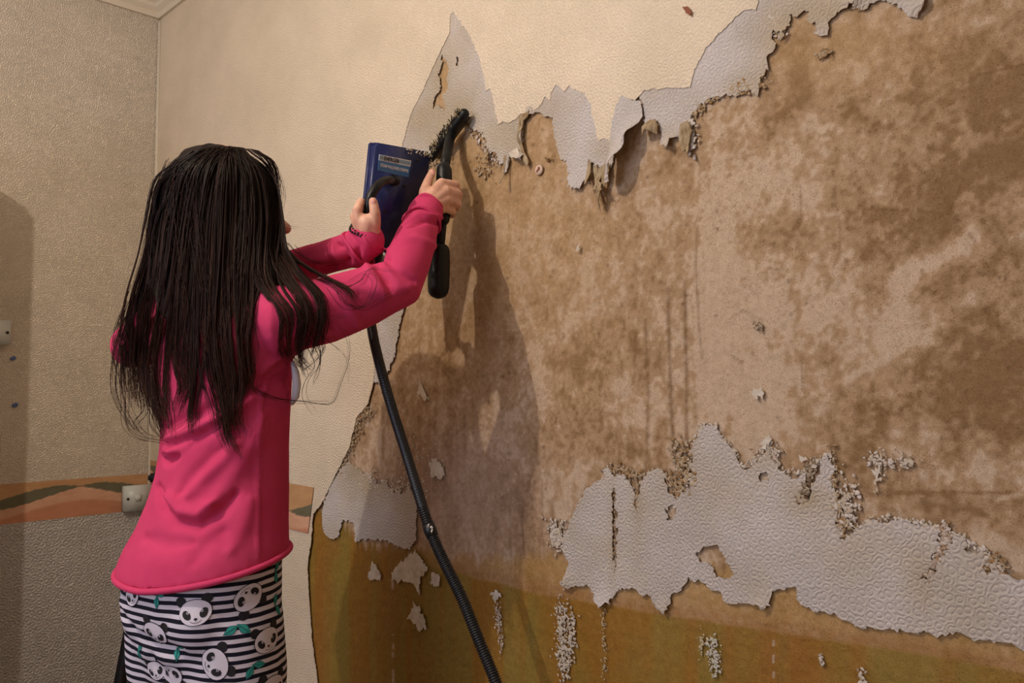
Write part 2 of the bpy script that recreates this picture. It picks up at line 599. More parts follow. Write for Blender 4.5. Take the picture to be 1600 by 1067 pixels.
# smeared diagonal swipes of filler
def seg(x0, y0, x1, y1):
    dx, dy = x1 - x0, y1 - y0
    t = np.clip(((U - x0) * dx + (V - y0) * dy) / (dx * dx + dy * dy), 0, 1)
    return np.hypot(U - x0 - t * dx, V - y0 - t * dy), t
for (x0, y0, x1, y1, wd, a) in [(1400, 440, 1520, 370, 16, -.8), (1320, 595, 1380, 560, 6, -.6), (1390, 540, 1420, 430, 18, -.5), (1560, 780, 1600, 770, 5, -.6), (1400, 770, 1600, 770, 3, .6)]:
    dd, _ = seg(x0, y0, x1, y1)
    m = m + a * np.exp(-(dd / wd) ** 2)
# vertical brush streaks
m = m + 0.35 * (vn(X * 90, Z * 4, 5) - 0.5) * ss(450, 700, V) * ss(1350, 1150, U)
m = m + 0.22 * (vn(X * 55, Z * 3, 8) - 0.5)
m = np.clip(m, 0, 1.25)[..., None]
col = np.where(m < 0.5, light_c + (mid_c - light_c) * ss(0.12, 0.5, m), mid_c + (brown_c - mid_c) * ss(0.5, 1.1, m))
tanm = (0.75 * np.exp(-(((U - 760) / 230) ** 2 + ((V - 330) / 300) ** 2)) + .9 * np.exp(-(((U - 1260) / 120) ** 2 + ((V - 60) / 75) ** 2)) + .5 * np.exp(-(((U - 1420) / 120) ** 2 + ((V - 70) / 70) ** 2)) + .6 * np.exp(-(((U - 690) / 25) ** 2 + ((V - 120) / 60) ** 2)))
tanm = np.clip(tanm * (0.55 + 0.9 * (fbm(X * 9, Z * 9, 11) - .3)), 0, 0.85)[..., None]
col = col * (1 - tanm) + tan_c * tanm
# greyish plaster low down beside the lining paper
gz = (np.exp(-(((U - 700) / 130) ** 2 + ((V - 780) / 100) ** 2)) * 0.6)[..., None]
col = col * (1 - gz) + np.array(lin((182, 160, 150))) * gz
# drip lines and cracks
def line(pts, wd, dark):
    global col
    tot = np.zeros_like(U)
    for (x0, y0), (x1, y1) in zip(pts[:-1], pts[1:]):
        dd, _ = seg(x0, y0, x1, y1)
        tot = np.maximum(tot, np.exp(-(dd / wd) ** 2))
    tot = tot * (0.55 + 0.6 * vn(X * 120, Z * 120, 4))
    k = (np.clip(tot, 0, 1) * dark)[..., None]
    col = col * (1 - k) + np.array(lin((112, 80, 46))) * k
for pts, wd, dk in [([(1088, 355), (1086, 420), (1092, 520), (1096, 560)], 2.2, .45), ([(1069, 440), (1071, 560), (1072, 700), (1078, 770)], 3, .7),
                    ([(1043, 450), (1046, 600), (1052, 720)], 3.5, .7), ([(1008, 500), (1012, 620), (1008, 740)], 2.6, .55), ([(992, 520), (990, 600)], 2, .4),
                    ([(958, 760), (962, 850), (962, 940)], 2.4, .5), ([(960, 640), (972, 700)], 2.2, .35), ([(1302, 290), (1310, 345), (1313, 390), (1300, 420)], 2, .45), ([(1250, 290), (1249, 350)], 1.8, .35),
                    ([(1350, 326), (1480, 333), (1535, 341)], 1.8, .5), ([(1450, 250), (1480, 320), (1525, 380)], 1.8, .55), ([(1500, 290), (1480, 335)], 1.6, .5), ([(1485, 145), (1530, 115), (1600, 100)], 1.6, .45),
                    ([(1563, 300), (1555, 350), (1575, 380)], 1.8, .4), ([(1474, 205), (1470, 215)], 2, .5), ([(1200, 419), (1221, 422)], 1.8, .6), ([(1180, 460), (1170, 450)], 1.6, .4), ([(1130, 550), (1160, 565)], 1.6, .4),
                    ([(1150, 480), (1190, 500)], 1.4, .4), ([(1250, 560), (1253, 610)], 1.8, .5), ([(1160, 485), (1135, 500)], 1.4, .3), ([(845, 760), (848, 860)], 2, .4), ([(862, 780), (865, 870)], 2, .35), ([(815, 800), (818, 870)], 2, .5), ([(795, 790), (797, 870)], 2, .35),
                    ([(1450, 230), (1452, 232)], 4, .8), ([(1321, 406), (1322, 408)], 3.5, .8), ([(1236, 181), (1238, 183)], 3, .9), ([(1270, 720), (1245, 780)], 7, .5), ([(1258, 782), (1262, 786)], 14, .4),
                    ([(1467, 815), (1483, 850), (1462, 890), (1437, 915), (1428, 950)], 6, .7), ([(1205, 150), (1206, 152)], 2, .6)]:
    line(pts, wd, dk)
for _ in range(110):
    px, py = random.uniform(720, 1600), random.uniform(120, 820)
    dd = np.hypot(U - px, (V - py))
    k = (np.exp(-(dd / random.uniform(1.6, 3.0)) ** 2) * random.uniform(.3, .8))[..., None]
    col = col * (1 - k) + np.array(lin((96, 68, 42))) * k
# ochre distemper dado
oy = np.interp(U, [400, 483, 505, 530, 560, 600, 650, 700, 800, 900, 1000, 1215, 1260, 1400, 1540, 1600, 1800], [760, 775, 795, 806, 846, 850, 852, 872, 872, 864, 880, 895, 915, 950, 975, 995, 1030])
dy = np.interp(U, [400, 560, 700, 822, 1030, 1220, 1410, 1600, 1800], [845, 868, 893, 925, 962, 990, 1019, 1052, 1080])
edge = oy + 16 * (fbm(X * 40, Z * 8, 21) - 0.5) + 26 * (vn(X * 120, Z * 2, 22) - .5)
tr = ss(-9, 14, V - edge)
deep = ss(-5, 3, V - dy - 5 * (fbm(X * 30, Z * 5, 9) - .5))
left = ss(720, 640, U)
o1 = np.array(lin((182, 146, 88))); o2 = np.array(lin((152, 111, 42))); o3 = np.array(lin((146, 123, 56))); o4 = np.array(lin((150, 98, 42)))
band = np.exp(-((V - dy + 8) / 14) ** 2)[..., None] * 0.6
q = fbm(X * 7 + 2, Z * 3, 31)[..., None]; q2 = (.6 * vn(X * 14, Z * 1.2, 33) + .4 * vn(X * 47, Z * 1.6, 34))[..., None]
oc_low = o2 + (o3 - o2) * ss(0.40, 0.6, q2 * .6 + q * .4)
oc_low = oc_low * (1 - 0.5 * ss(.52, .7, q)) + o4 * 0.5 * ss(.52, .7, q)
oc_up = o1 * (1 - band) + o4 * band
dl = np.clip(deep + left, 0, 1)[..., None]
oc = oc_up * (1 - dl) + oc_low * dl
amt = (tr * np.clip(0.72 + 0.3 * deep + 0.3 * left, 0, 0.97))[..., None]
col = col * (1 - amt) + oc * amt
gloss = tr * 0.9
# dotted white seam marks
for sx, y0, y1 in ((613, 895, 1120), (1208, 1000, 1100)):
    k = (np.exp(-((U - sx) / 1.6) ** 2) * (vn(Z * 0 + 3.3, Z * 90, 3) > .55) * (V > y0) * (V < y1))[..., None] * .6
    col = col * (1 - k) + np.array(lin((215, 200, 190))) * k
Y = -(0.004 * (fbm(X * 6, Z * 6, 41) - .5) + 0.0022 * (fbm(X * 60, Z * 60, 42, 3) - .5)) + 0.002
Y[:, 0] = 0
nx, nz = len(xs), len(zs)
co = np.stack([X, Y, Z], -1).reshape(-1, 3)
ii = np.arange(nx * nz).reshape(nz, nx)
fa = np.stack([ii[:-1, :-1], ii[:-1, 1:], ii[1:, 1:], ii[1:, :-1]], -1).reshape(-1, 4)
me = bpy.data.meshes.new('wall_main')
me.vertices.add(len(co)); me.vertices.foreach_set('co', co.ravel().astype(np.float32))
me.loops.add(fa.size); me.loops.foreach_set('vertex_index', fa.ravel().astype(np.int32))
me.polygons.add(len(fa)); me.polygons.foreach_set('loop_start', (np.arange(len(fa)) * 4).astype(np.int32))
me.update(calc_edges=True)
tintset(me, col.reshape(-1, 3))
ga = me.attributes.new('gloss', 'FLOAT', 'POINT'); ga.data.foreach_set('value', gloss.ravel().astype(np.float32))
WM = link('wall_front', me, M['plaster'])
WM['kind'] = 'structure'

# ------------------------------------------------------------------ paper sheets on the main wall
def inside(poly, x, y):
    poly = np.array(poly); n = len(poly)
    r = np.zeros(np.shape(x), bool)
    j = n - 1
    for i in range(n):
        xi, yi = poly[i]; xj, yj = poly[j]
        cnd = ((yi > y) != (yj > y)) & (x < (xj - xi) * (y - yi) / (yj - yi + 1e-12) + xi)
        r ^= cnd
        j = i
    return r


def rough_edge(poly, step, jag, smooth_idx=()):
    out = []
    n = len(poly)
    for i in range(n):
        a, b = poly[i], poly[(i + 1) % n]
        L = math.hypot(b[0] - a[0], b[1] - a[1])
        k = max(1, int(L / step)) if L < 1.0 else 40
        for t in range(k):
            f = t / k
            x = a[0] + (b[0] - a[0]) * f; y = a[1] + (b[1] - a[1]) * f
            if i not in smooth_idx:
                x += jag * (noise.noise(Vector((x * 70, y * 70, 1))) + 0.9 * noise.noise(Vector((x * 210, y * 210, 5))) + .5 * noise.noise(Vector((x * 480, y * 480, 5))))
                y += jag * (noise.noise(Vector((x * 70, y * 70, 9))) + 0.9 * noise.noise(Vector((x * 210, y * 210, 7))) + .5 * noise.noise(Vector((x * 480, y * 480, 3))))
            out.append((x, y))
    return out


def sheet(name, px_poly, m, parent, h=0.003, th=0.0012, jag=0.003, step=0.004, grid=0.012, holes=(), lifts=(), tint=None, smooth_idx=(), world=False, wav=0.0015):
    poly = [tuple(p) if world else wp(*p) for p in px_poly]
    poly = rough_edge(poly, step, jag, smooth_idx)
    hl = [rough_edge([wp(*p) for p in hp], step * .7, jag * .8) for hp in holes]
    pts, edges = [], []
    for pl in [poly] + hl:
        b = len(pts)
        pts += [Vector(p) for p in pl]
        edges += [(b + i, b + (i + 1) % len(pl)) for i in range(len(pl))]
    x0, x1 = min(p[0] for p in poly), max(p[0] for p in poly)
    y0, y1 = min(p[1] for p in poly), max(p[1] for p in poly)
    gx, gy = np.meshgrid(np.arange(x0, x1, grid), np.arange(y0, y1, grid))
    gx = gx + np.random.RandomState(1).uniform(-.25, .25, gx.shape) * grid
    ins = inside(poly, gx, gy)
    for hp in hl: ins &= ~inside(hp, gx, gy)
    pts += [Vector((a, b)) for a, b in zip(gx[ins], gy[ins])]
    vv, ee, ff, _, _, _ = geometry.delaunay_2d_cdt(pts, edges, [], 0, 1e-6)
    P = np.array([(v.x, v.y) for v in vv])
    T = np.array([list(f) for f in ff])
    C = P[T].mean(1)
    k = inside(poly, C[:, 0], C[:, 1])
    for hp in hl: k &= ~inside(hp, C[:, 0], C[:, 1])
    T = T[k]
    off = np.full(len(P), h) + wav * (vn(P[:, 0] * 22, P[:, 1] * 22, 6))
    for (lx, lz, r, a) in lifts:
        wx, wz_ = wp(lx, lz)
        off += a * np.exp(-((P[:, 0] - wx) ** 2 + (P[:, 1] - wz_) ** 2) / (r * r))
    n = len(P)
    vs = [(P[i, 0], -off[i], P[i, 1]) for i in range(n)] + [(P[i, 0], -(off[i] - th), P[i, 1]) for i in range(n)]
    fs = []
    ec = {}
    for t in T:
        a, b, c_ = (int(q_) for q_ in t)
        # face camera side (-Y)
        ar = (P[b, 0] - P[a, 0]) * (P[c_, 1] - P[a, 1]) - (P[b, 1] - P[a, 1]) * (P[c_, 0] - P[a, 0])
        if ar < 0: b, c_ = c_, b
        fs.append((a, b, c_)); fs.append((n + a, n + c_, n + b))
        for e in ((a, b), (b, c_), (c_, a)):
            if (e[1], e[0]) in ec: del ec[(e[1], e[0])]
            else: ec[e] = 1
    for (a, b) in ec: fs.append((b, a, n + a, n + b))
    me = bpy.data.meshes.new(name)
    me.from_pydata(vs, [], fs)
    bmq = bmesh.new(); bmq.from_mesh(me)
    bmesh.ops.delete(bmq, geom=[v for v in bmq.verts if not v.link_faces], context='VERTS')
    bmq.to_mesh(me); bmq.free()
    if tint is not None:
        c3 = np.array([v.co[:] for v in me.vertices])
        tintset(me, tint(c3[:, 0], c3[:, 2]))
    return link(name, me, m, parent, False)


cream_l = np.array(lin((228, 211, 188)))
grey_a = np.array(lin((206, 198, 196))); grey_b = np.array(lin((186, 170, 148)))


def tint_cream(x, z):
    f = fbm(x * 8, z * 8, 51)[:, None]
    return cream_l * (0.95 + 0.1 * f)


def tint_grey(x, z):
    u, v_ = project(x, 0 * x, z)
    f = 0.25 + 1.3 * (fbm(x * 14, z * 14, 52) - .5)
    for (sx, sy, rx, ry, a) in [(690, 150, 70, 150, .65), (800, 215, 40, 40, .5), (1220, 60, 45, 60, .8), (1160, 140, 60, 30, .6), (1300, 20, 60, 40, .7), (880, 160, 40, 30, .45), (945, 235, 22, 30, .6), (1045, 215, 16, 24, .4), (1260, 780, 30, 20, .7), (1210, 700, 50, 30, .35), (1400, 20, 30, 20, -.2),
                               (1110, 90, 40, 60, -.6), (985, 200, 25, 90, -.5), (905, 250, 30, 60, -.4), (540, 720, 40, 60, .5), (610, 760, 60, 30, .35), (1440, 890, 20, 60, .35), (1060, 740, 30, 30, .4), (960, 850, 6, 110, .5), (1000, 790, 8, 50, .5)]:
        f = f + a * np.exp(-(((u - sx) / rx) ** 2 + ((v_ - sy) / ry) ** 2))
    f = np.clip(f, 0, 1)[:, None]
    return grey_a * (1 - f) + grey_b * f


C_edge = [(1187, -60), (1186, 0), (1183, 15), (1163, 20), (1132, 47), (1104, 79), (1088, 110), (1081, 138), (1037, 139), (1010, 142), (994, 157), (976, 154), (966, 169), (962, 197),
          (959, 222), (947, 216), (937, 222), (927, 169), (915, 146), (898, 139), (891, 136), (884, 144), (877, 136), (870, 135), (864, 146), (862, 157), (855, 152), (850, 160), (843, 169), (834, 173), (824, 178), (817, 177), (808, 188), (797, 193), (788, 191), (781, 195), (777, 178), (775, 165), (769, 138),
          (761, 145), (758, 118), (750, 87), (738, 59), (723, 37), (712, 20), (706, 24), (705, 51), (685, 94), (667, 134), (644, 181), (632, 224), (615, 300), (602, 400), (594, 500), (589, 560),
          (586, 598), (577, 632), (560, 652), (548, 700), (530, 735), (514, 768), (503, 790), (492, 802), (488, 850), (483, 880), (485, 930), (490, 1000), (498, 1060), (506, 1130)]
cw = [wp(*p) for p in C_edge]
cw = [(cw[0][0], 2.45)] + cw + [(cw[-1][0], 0.02), (0.003, 0.02), (0.003, 2.45)]
n = len(cw)
cream = sheet('painted_wallpaper', cw, M['cream'], WM, h=0.0046, th=0.0014, jag=0.0026, step=0.004, grid=0.03, tint=tint_cream, smooth_idx=(0, n - 1, n - 2, n - 3, n - 4), world=True, wav=0.0006)
cream['label'] = 'cream painted embossed wallpaper still on the wall'

B1 = [(600, 225), (630, 180), (660, 110), (690, 30), (712, 5), (740, 30), (760, 90), (775, 125), (800, 170), (830, 150), (860, 120), (900, 120), (930, 140), (945, 190), (952, 200),
      (950, 225), (944, 236), (938, 262), (925, 256), (921, 280), (911, 291), (898, 297), (892, 291), (888, 260), (872, 236), (868, 210), (864, 185), (848, 178), (838, 176), (829, 181), (820, 192), (816, 215), (822, 240), (818, 251),
      (806, 244), (799, 246), (793, 270), (789, 272), (788, 250), (783, 262), (777, 238), (766, 238), (762, 222), (756, 208), (742, 206), (734, 190), (722, 195), (705, 215), (690, 222), (676, 240), (660, 300), (646, 400), (634, 480), (626, 502), (620, 551), (610, 579), (596, 598), (575, 600), (575, 400)]
sheet('backing_paper', B1, M['grey'], WM, h=0.0026, th=.0010, step=.003, jag=0.0062, tint=tint_grey,
      holes=[[(692, 84), (697, 96), (704, 108), (700, 125), (702, 140), (694, 148), (696, 172), (684, 166), (677, 172), (680, 152), (689, 140), (687, 118), (691, 104)], [(716, 90), (720, 100), (717, 106), (714, 104)]],
      lifts=[(818, 250, .012, .018), (898, 297, .02, .008), (921, 278, .014, .006), (830, 178, .01, .006)])
B2 = [(1035, 130), (1090, 70), (1140, 20), (1200, -60), (1215, -60), (1212, 42), (1222, 60), (1228, 58), (1236, 24), (1246, 30), (1256, 19), (1268, 26), (1275, 36), (1272, 52), (1285, 56), (1299, 52), (1298, 38), (1303, 28), (1320, 12), (1331, 4),
      (1340, 14), (1350, 12), (1370, 4), (1387, 3), (1406, 14), (1420, 27), (1431, 28), (1442, 16), (1450, -4), (1455, -60), (1100, -90), (1020, 100), (1010, 142), (1006, 160), (1008, 185), (1018, 200), (1024, 189), (1034, 194), (1035, 215), (1038, 229),
      (1049, 232), (1059, 213), (1065, 193), (1085, 173), (1100, 154), (1120, 130), (1148, 118), (1170, 130), (1185, 150), (1195, 130), (1203, 106), (1199, 94), (1210, 76), (1209, 45), (1190, -20), (1100, 60)]
# simplified clean outline of the right-hand backing paper
B2 = [(1000, 120), (1090, 60), (1170, -80), (1460, -80), (1450, -4), (1442, 16), (1431, 28), (1420, 27), (1406, 14), (1387, 3), (1370, 4), (1350, 14), (1340, 14), (1331, 5), (1303, 28), (1298, 52), (1285, 56), (1274, 50), (1275, 34), (1256, 19), (1246, 28), (1237, 23),
      (1233, 44), (1228, 62), (1222, 58), (1212, 42), (1208, 62), (1214, 71), (1204, 84), (1201, 98), (1204, 108), (1192, 122), (1184, 150), (1170, 140), (1150, 150), (1120, 150), (1100, 160), (1085, 175), (1068, 200), (1059, 216), (1049, 232), (1037, 229), (1035, 200), (1030, 188), (1018, 192), (1010, 200), (1005, 160), (995, 140)]
sheet('backing_paper', B2, M['grey'], WM, h=0.0026, th=.0010, step=.003, jag=0.0062, tint=tint_grey, lifts=[(1049, 230, .014, .014), (1336, 6, .01, .008), (1446, 6, .012, .008), (1222, 58, .01, .006)])
# small torn leaf of paper between the two
B3 = [(938, 222), (960, 215), (962, 240), (958, 262), (948, 268), (938, 262), (932, 250)]
sheet('backing_paper', B3, M['grey'], WM, h=0.0030, jag=0.002, tint=tint_grey, grid=.006)
# big lifted flaps
B4 = [(976, 150), (990, 158), (1006, 160), (1009, 182), (1004, 205), (998, 222), (992, 238), (984, 256), (977, 274), (970, 289), (960, 290), (957, 276), (960, 250), (957, 225), (961, 190), (967, 165)]
f = sheet('paper_flap', B4, M['grey'], WM, h=0.0075, jag=0.0012, grid=.006, step=.003, tint=tint_grey, lifts=[(985, 262, .032, .046), (1000, 215, .018, .030), (965, 292, .02, .010)])
f['label'] = 'long pale paper flap peeling away at its lower end'
f = sheet('paper_flap', [(1009, 200), (1022, 190), (1030, 188), (1035, 198), (1034, 212), (1022, 206), (1012, 214)], M['strip'], WM, h=0.010, jag=0.001, grid=.004, step=.002, lifts=[(1022, 208, .012, .014)])
f = sheet('paper_flap', [(816, 182), (826, 178), (832, 174), (830, 184), (823, 190), (821, 215), (824, 238), (832, 254), (828, 262), (820, 246), (815, 215)], M['strip'], WM, h=0.009, jag=0.0008, grid=.004, step=.002, lifts=[(822, 215, .012, .012)])  # dark brown underside, with the curl's shade put into the colour
f = sheet('paper_flap', [(800, 240), (812, 232), (818, 240), (821, 252), (812, 248), (803, 248)], M['flap'], WM, h=0.008, jag=0.0008, grid=.004, step=.002, lifts=[(814, 250, .01, .016)])
for k, pl in enumerate([[(930, 262), (936, 258), (940, 300), (946, 322), (941, 318), (934, 292)], [(945, 262), (956, 254), (958, 268), (952, 290), (948, 310), (944, 330), (942, 308), (946, 285)],
                        [(936, 284), (948, 288), (956, 300), (950, 303), (942, 298)], [(938, 262), (944, 265), (941, 298), (936, 300)], [(1068, 196), (1080, 190), (1086, 205), (1082, 228), (1086, 248), (1078, 236), (1072, 240), (1066, 222)],
                        [(796, 244), (799, 246), (797, 270), (797, 290), (794, 288), (795, 262)], [(764, 236), (769, 240), (768, 254), (763, 252)], [(925, 250), (929, 256), (929, 290), (924, 292), (922, 275)]]):
    sheet('torn_strip', pl, M['strip'], WM, h=0.006 + 0.004 * (k % 3), jag=0.0009, grid=.005, step=.002, lifts=[(pl[len(pl) // 2][0], pl[len(pl) // 2][1], .014, .012)])

B5 = [(883, 834), (894, 812), (902, 796), (918, 763), (926, 757), (942, 753), (952, 727), (961, 744), (978, 742), (992, 760), (997, 800), (1001, 760), (1010, 744), (1018, 730), (1035, 734), (1041, 748), (1046, 770), (1063, 777), (1078, 763), (1082, 720), (1087, 691),
      (1099, 665), (1120, 668), (1144, 701), (1158, 729), (1166, 736), (1173, 734), (1186, 716), (1197, 712), (1203, 690), (1208, 700), (1213, 722), (1220, 734), (1244, 744), (1262, 740), (1252, 775), (1262, 778), (1280, 740), (1296, 706), (1303, 739), (1308, 786), (1312, 846), (1322, 842), (1344, 824),
      (1372, 810), (1401, 810), (1429, 815), (1462, 824), (1472, 850), (1455, 885), (1436, 905), (1440, 912), (1464, 885), (1482, 845), (1491, 834), (1500, 838), (1510, 858), (1538, 862), (1572, 896), (1600, 905), (1700, 930), (1700, 1045), (1600, 1014), (1570, 1006), (1543, 1000), (1500, 990), (1429, 986), (1386, 981),
      (1344, 981), (1296, 957), (1258, 948), (1244, 924), (1230, 917), (1215, 919), (1206, 938), (1194, 948), (1168, 938), (1144, 943), (1130, 938), (1127, 925), (1105, 912), (1078, 905), (1059, 924), (1049, 938), (1040, 957), (1021, 943), (1006, 924), (983, 915), (968, 924), (958, 938), (945, 945), (928, 941), (933, 924),
      (921, 915), (892, 915), (880, 910), (888, 898), (890, 877), (880, 858)]
sheet('backing_paper', B5, M['grey'], WM, h=0.0026, th=.0010, step=.003, jag=0.0062, grid=.014, tint=tint_grey,
      holes=[[(1087, 867), (1105, 854), (1125, 850), (1130, 862), (1135, 877), (1145, 890), (1154, 900), (1138, 904), (1122, 903), (1111, 880), (1095, 876)], [(1040, 800), (1052, 786), (1060, 800), (1050, 814)], [(959, 762), (963, 764), (965, 800), (966, 850), (963, 900), (960, 850), (959, 800)], [(1184, 742), (1200, 738), (1204, 750), (1190, 752)]],
      lifts=[(885, 910, .016, .010), (945, 945, .018, .008), (1040, 955, .014, .006), (1194, 946, .014, .006), (1000, 920, .02, .003)])
B6 = [(505, 800), (508, 783), (520, 755), (532, 735), (548, 722), (566, 736), (580, 742), (592, 756), (604, 752), (613, 769), (630, 772), (640, 760), (652, 778), (653, 810), (651, 845), (640, 857), (620, 853), (600, 842), (575, 842), (556, 845), (555, 820), (545, 811), (537, 812), (530, 840), (515, 842), (506, 826)]
sheet('backing_paper', B6, M['grey'], WM, h=0.0026, th=.0010, step=.003, jag=0.0062, grid=.012, tint=tint_grey)
flakes = [[(584, 876), (599, 897), (599, 907), (577, 904)], [(636, 872), (650, 860), (658, 868), (670, 888), (660, 902), (658, 926), (644, 907), (611, 907), (620, 888)], [(649, 940), (658, 950), (668, 980), (658, 983), (639, 964)],
          [(677, 896), (690, 898), (688, 914), (675, 914)], [(768, 926), (778, 922), (784, 932), (776, 938)], [(656, 598), (663, 605), (670, 622), (664, 626), (657, 612)], [(672, 722), (684, 716), (697, 735), (692, 748), (676, 742)],
          [(862, 838), (868, 822), (882, 840), (876, 852), (864, 856)], [(1173, 614), (1184, 609), (1196, 614), (1186, 624), (1176, 622)], [(1369, 735), (1378, 726), (1374, 765), (1368, 770)], [(902, 388), (907, 386), (908, 394), (903, 396)], [(1420, 718), (1428, 716), (1430, 726), (1422, 728)],
          [(1188, 690), (1200, 682), (1208, 688), (1204, 706), (1196, 700)], [(1272, 720), (1276, 712), (1284, 724), (1276, 730)], [(1250, 712), (1258, 710), (1260, 718), (1252, 720)]]
for fl_ in flakes:
    sheet('paper_flake', fl_, M['flap'], WM, h=0.0026, th=.001, jag=0.0075, step=.002, grid=.005, tint=tint_grey, wav=.003)


# crumbly pulp residue: many crumbs, uncountable
def crumbs(name, spec, seed, label=None):
    rnd = random.Random(seed)
    mbx = MB(); cols = []
    for (pts, spread, cnt, size, c1, c2) in spec:
        for _ in range(int(cnt * 2.2)):
            i = rnd.randrange(len(pts) - 1) if len(pts) > 1 else 0
            t = rnd.random()
            a = pts[i]; b = pts[min(i + 1, len(pts) - 1)]
            px = a[0] + (b[0] - a[0]) * t + rnd.gauss(0, spread[0]); py = a[1] + (b[1] - a[1]) * t + rnd.gauss(0, spread[1])
            x, z_ = wp(px, py)
            s = size * rnd.uniform(.25, .85)
            R = Matrix.Rotation(rnd.uniform(0, 6.28), 3, 'Y')
            n0 = len(mbx.v)
            mbx.ball((x, -0.0022 - s * .15, z_), (s * rnd.uniform(.6, 2.2), s * .24, s * rnd.uniform(.5, 1.3)), R, n=6, m=4)
            cc = np.array(lin(c1)) * (1 - (q := rnd.random())) + np.array(lin(c2)) * q
            k = len(mbx.v) - n0
            for j in range(n0, len(mbx.v)):
                vx = Vector(mbx.v[j]); mbx.v[j] = tuple(vx + Vector((rnd.uniform(-1, 1), rnd.uniform(-.5, .3), rnd.uniform(-1, 1))) * s * .45)
            cols += [cc] * k
    o = mbx.build(name, M['residue'], WM, True)
    tintset(o.data, np.array(cols))
    o['kind'] = 'stuff'
    return o


Wt, Gy, Br, Dk = (216, 206, 200), (188, 172, 150), (150, 116, 74), (92, 66, 42)
crumbs('pulp_residue', [
    ([(735, 195), (760, 225), (775, 250)], (6, 8), 60, .0035, Wt, Br), ([(580, 640), (560, 655), (550, 690), (532, 735)], (5, 6), 190, .0034, Gy, Br), ([(560, 740), (600, 760), (640, 765)], (14, 8), 120, .0036, Gy, Wt),
    ([(866, 815), (875, 850)], (7, 10), 70, .0036, Wt, Gy), ([(952, 728), (985, 742), (1010, 744)], (8, 4), 90, .0030, Br, Gy), ([(1060, 690), (1070, 740), (1060, 770)], (9, 8), 120, .0034, Gy, Br), ([(962, 750), (962, 930)], (1.6, 2), 90, .0018, Br, Gy), ([(995, 760), (998, 810)], (4, 6), 50, .0026, Br, Gy),
    ([(884, 834), (902, 796), (918, 763), (942, 753), (960, 740)], (2, 2), 50, .0024, Br, Wt), ([(1078, 763), (1082, 720), (1087, 691), (1099, 665), (1120, 668), (1144, 701), (1158, 729), (1186, 716), (1208, 700), (1220, 734), (1262, 740), (1296, 706), (1308, 786), (1344, 824), (1372, 810), (1429, 815), (1462, 824), (1500, 838), (1538, 862), (1572, 896)], (3, 3), 330, .0027, Gy, Wt), ([(1010, 744), (1035, 734), (1063, 777)], (3, 3), 50, .0026, Gy, Br), ([(1270, 722), (1258, 760), (1245, 784)], (5, 5), 110, .0034, Dk, Gy), ([(1200, 700), (1196, 720)], (8, 8), 50, .0034, Wt, Br), ([(1300, 700), (1310, 800), (1322, 830)], (5, 8), 70, .003, Gy, Br), ([(1315, 780), (1330, 800)], (10, 24), 60, .0036, Gy, Wt),
    ([(1372, 715), (1380, 725), (1424, 722)], (10, 6), 50, .003, Wt, Gy), ([(1478, 820), (1478, 850), (1462, 882), (1437, 912), (1428, 950)], (4, 4), 170, .0034, Br, Wt), ([(1418, 935), (1430, 975)], (7, 8), 60, .0034, Gy, Wt),
    ([(1212, 20), (1222, 55)], (4, 6), 60, .0030, Gy, Wt), ([(1085, 180), (1100, 160), (1130, 140)], (5, 5), 70, .003, Gy, Br), ([(1076, 200), (1078, 225)], (5, 9), 80, .0042, Gy, Wt), ([(1150, 140), (1190, 130)], (10, 5), 60, .003, Gy, Br), ([(1285, 85), (1300, 80)], (4, 3), 20, .003, Gy, Br),
    ([(650, 690), (665, 770)], (20, 20), 60, .0022, Gy, Wt), ([(1550, 870), (1570, 890)], (7, 6), 24, .003, Gy, Br), ([(1540, 885), (1545, 890)], (3, 4), 8, .003, Br, Dk)], 5)
crumbs('paper_residue', [
    ([(877, 945), (880, 1000), (884, 1050)], (6, 10), 170, .0028, Wt, (200, 190, 170)), ([(893, 955), (895, 1020)], (4, 12), 70, .0026, Wt, (200, 190, 170)), ([(778, 940), (780, 975), (785, 1010)], (2.6, 8), 60, .0024, Wt, Gy), ([(944, 945), (946, 1060)], (2.5, 14), 45, .002, (196, 186, 150), Gy),
    ([(1113, 998), (1120, 1045)], (5, 8), 70, .0024, (190, 190, 170), Wt), ([(1284, 1025), (1286, 1038)], (1.5, 4), 14, .0022, Wt, Gy), ([(1345, 1050), (1350, 1070)], (3, 6), 14, .0024, Wt, Gy), ([(1096, 998), (1098, 1020)], (2, 8), 20, .002, (190, 180, 140), Gy), ([(700, 640), (720, 860)], (60, 60), 40, .0014, Gy, Wt)], 6)
crumbs('torn_edge_crumbs', [([(690, 215), (715, 190), (735, 180)], (7, 7), 60, .0035, Wt, Br), ([(675, 255), (700, 235)], (6, 8), 60, .0038, Gy, Br), ([(750, 240), (765, 280)], (8, 12), 30, .003, Gy, Br), ([(858, 248), (860, 252)], (3, 2), 8, .002, Dk, Br), ([(885, 198), (890, 210)], (4, 5), 22, .0024, Br, Gy), ([(1186, 508), (1192, 514)], (3, 3), 12, .0032, Dk, Gy)], 9)

# screw hole filled over, brown chip on the cream paper
x, z_ = wp(844, 266)
mb = MB(); mb.tube([(x, -0.0022, z_), (x, -0.0048, z_)], [.0098, .0086], 20)
o = mb.build('filler_patch', M['filler'], WM)
mb = MB(); mb.ball((x + .001, -.005, z_ + .002), (.003, .0015, .004), n=8, m=6); mb.ball((x - .003, -.005, z_ - .002), (.002, .001, .003), n=8, m=6)
mb.build('wall_plug', M['rawplug'], o)
sheet('torn_chip', [(1072, 14), (1080, 13), (1086, 22), (1084, 28), (1077, 24)], M['rawplug'], WM, h=.0095, jag=.0012, step=.002, grid=.004)

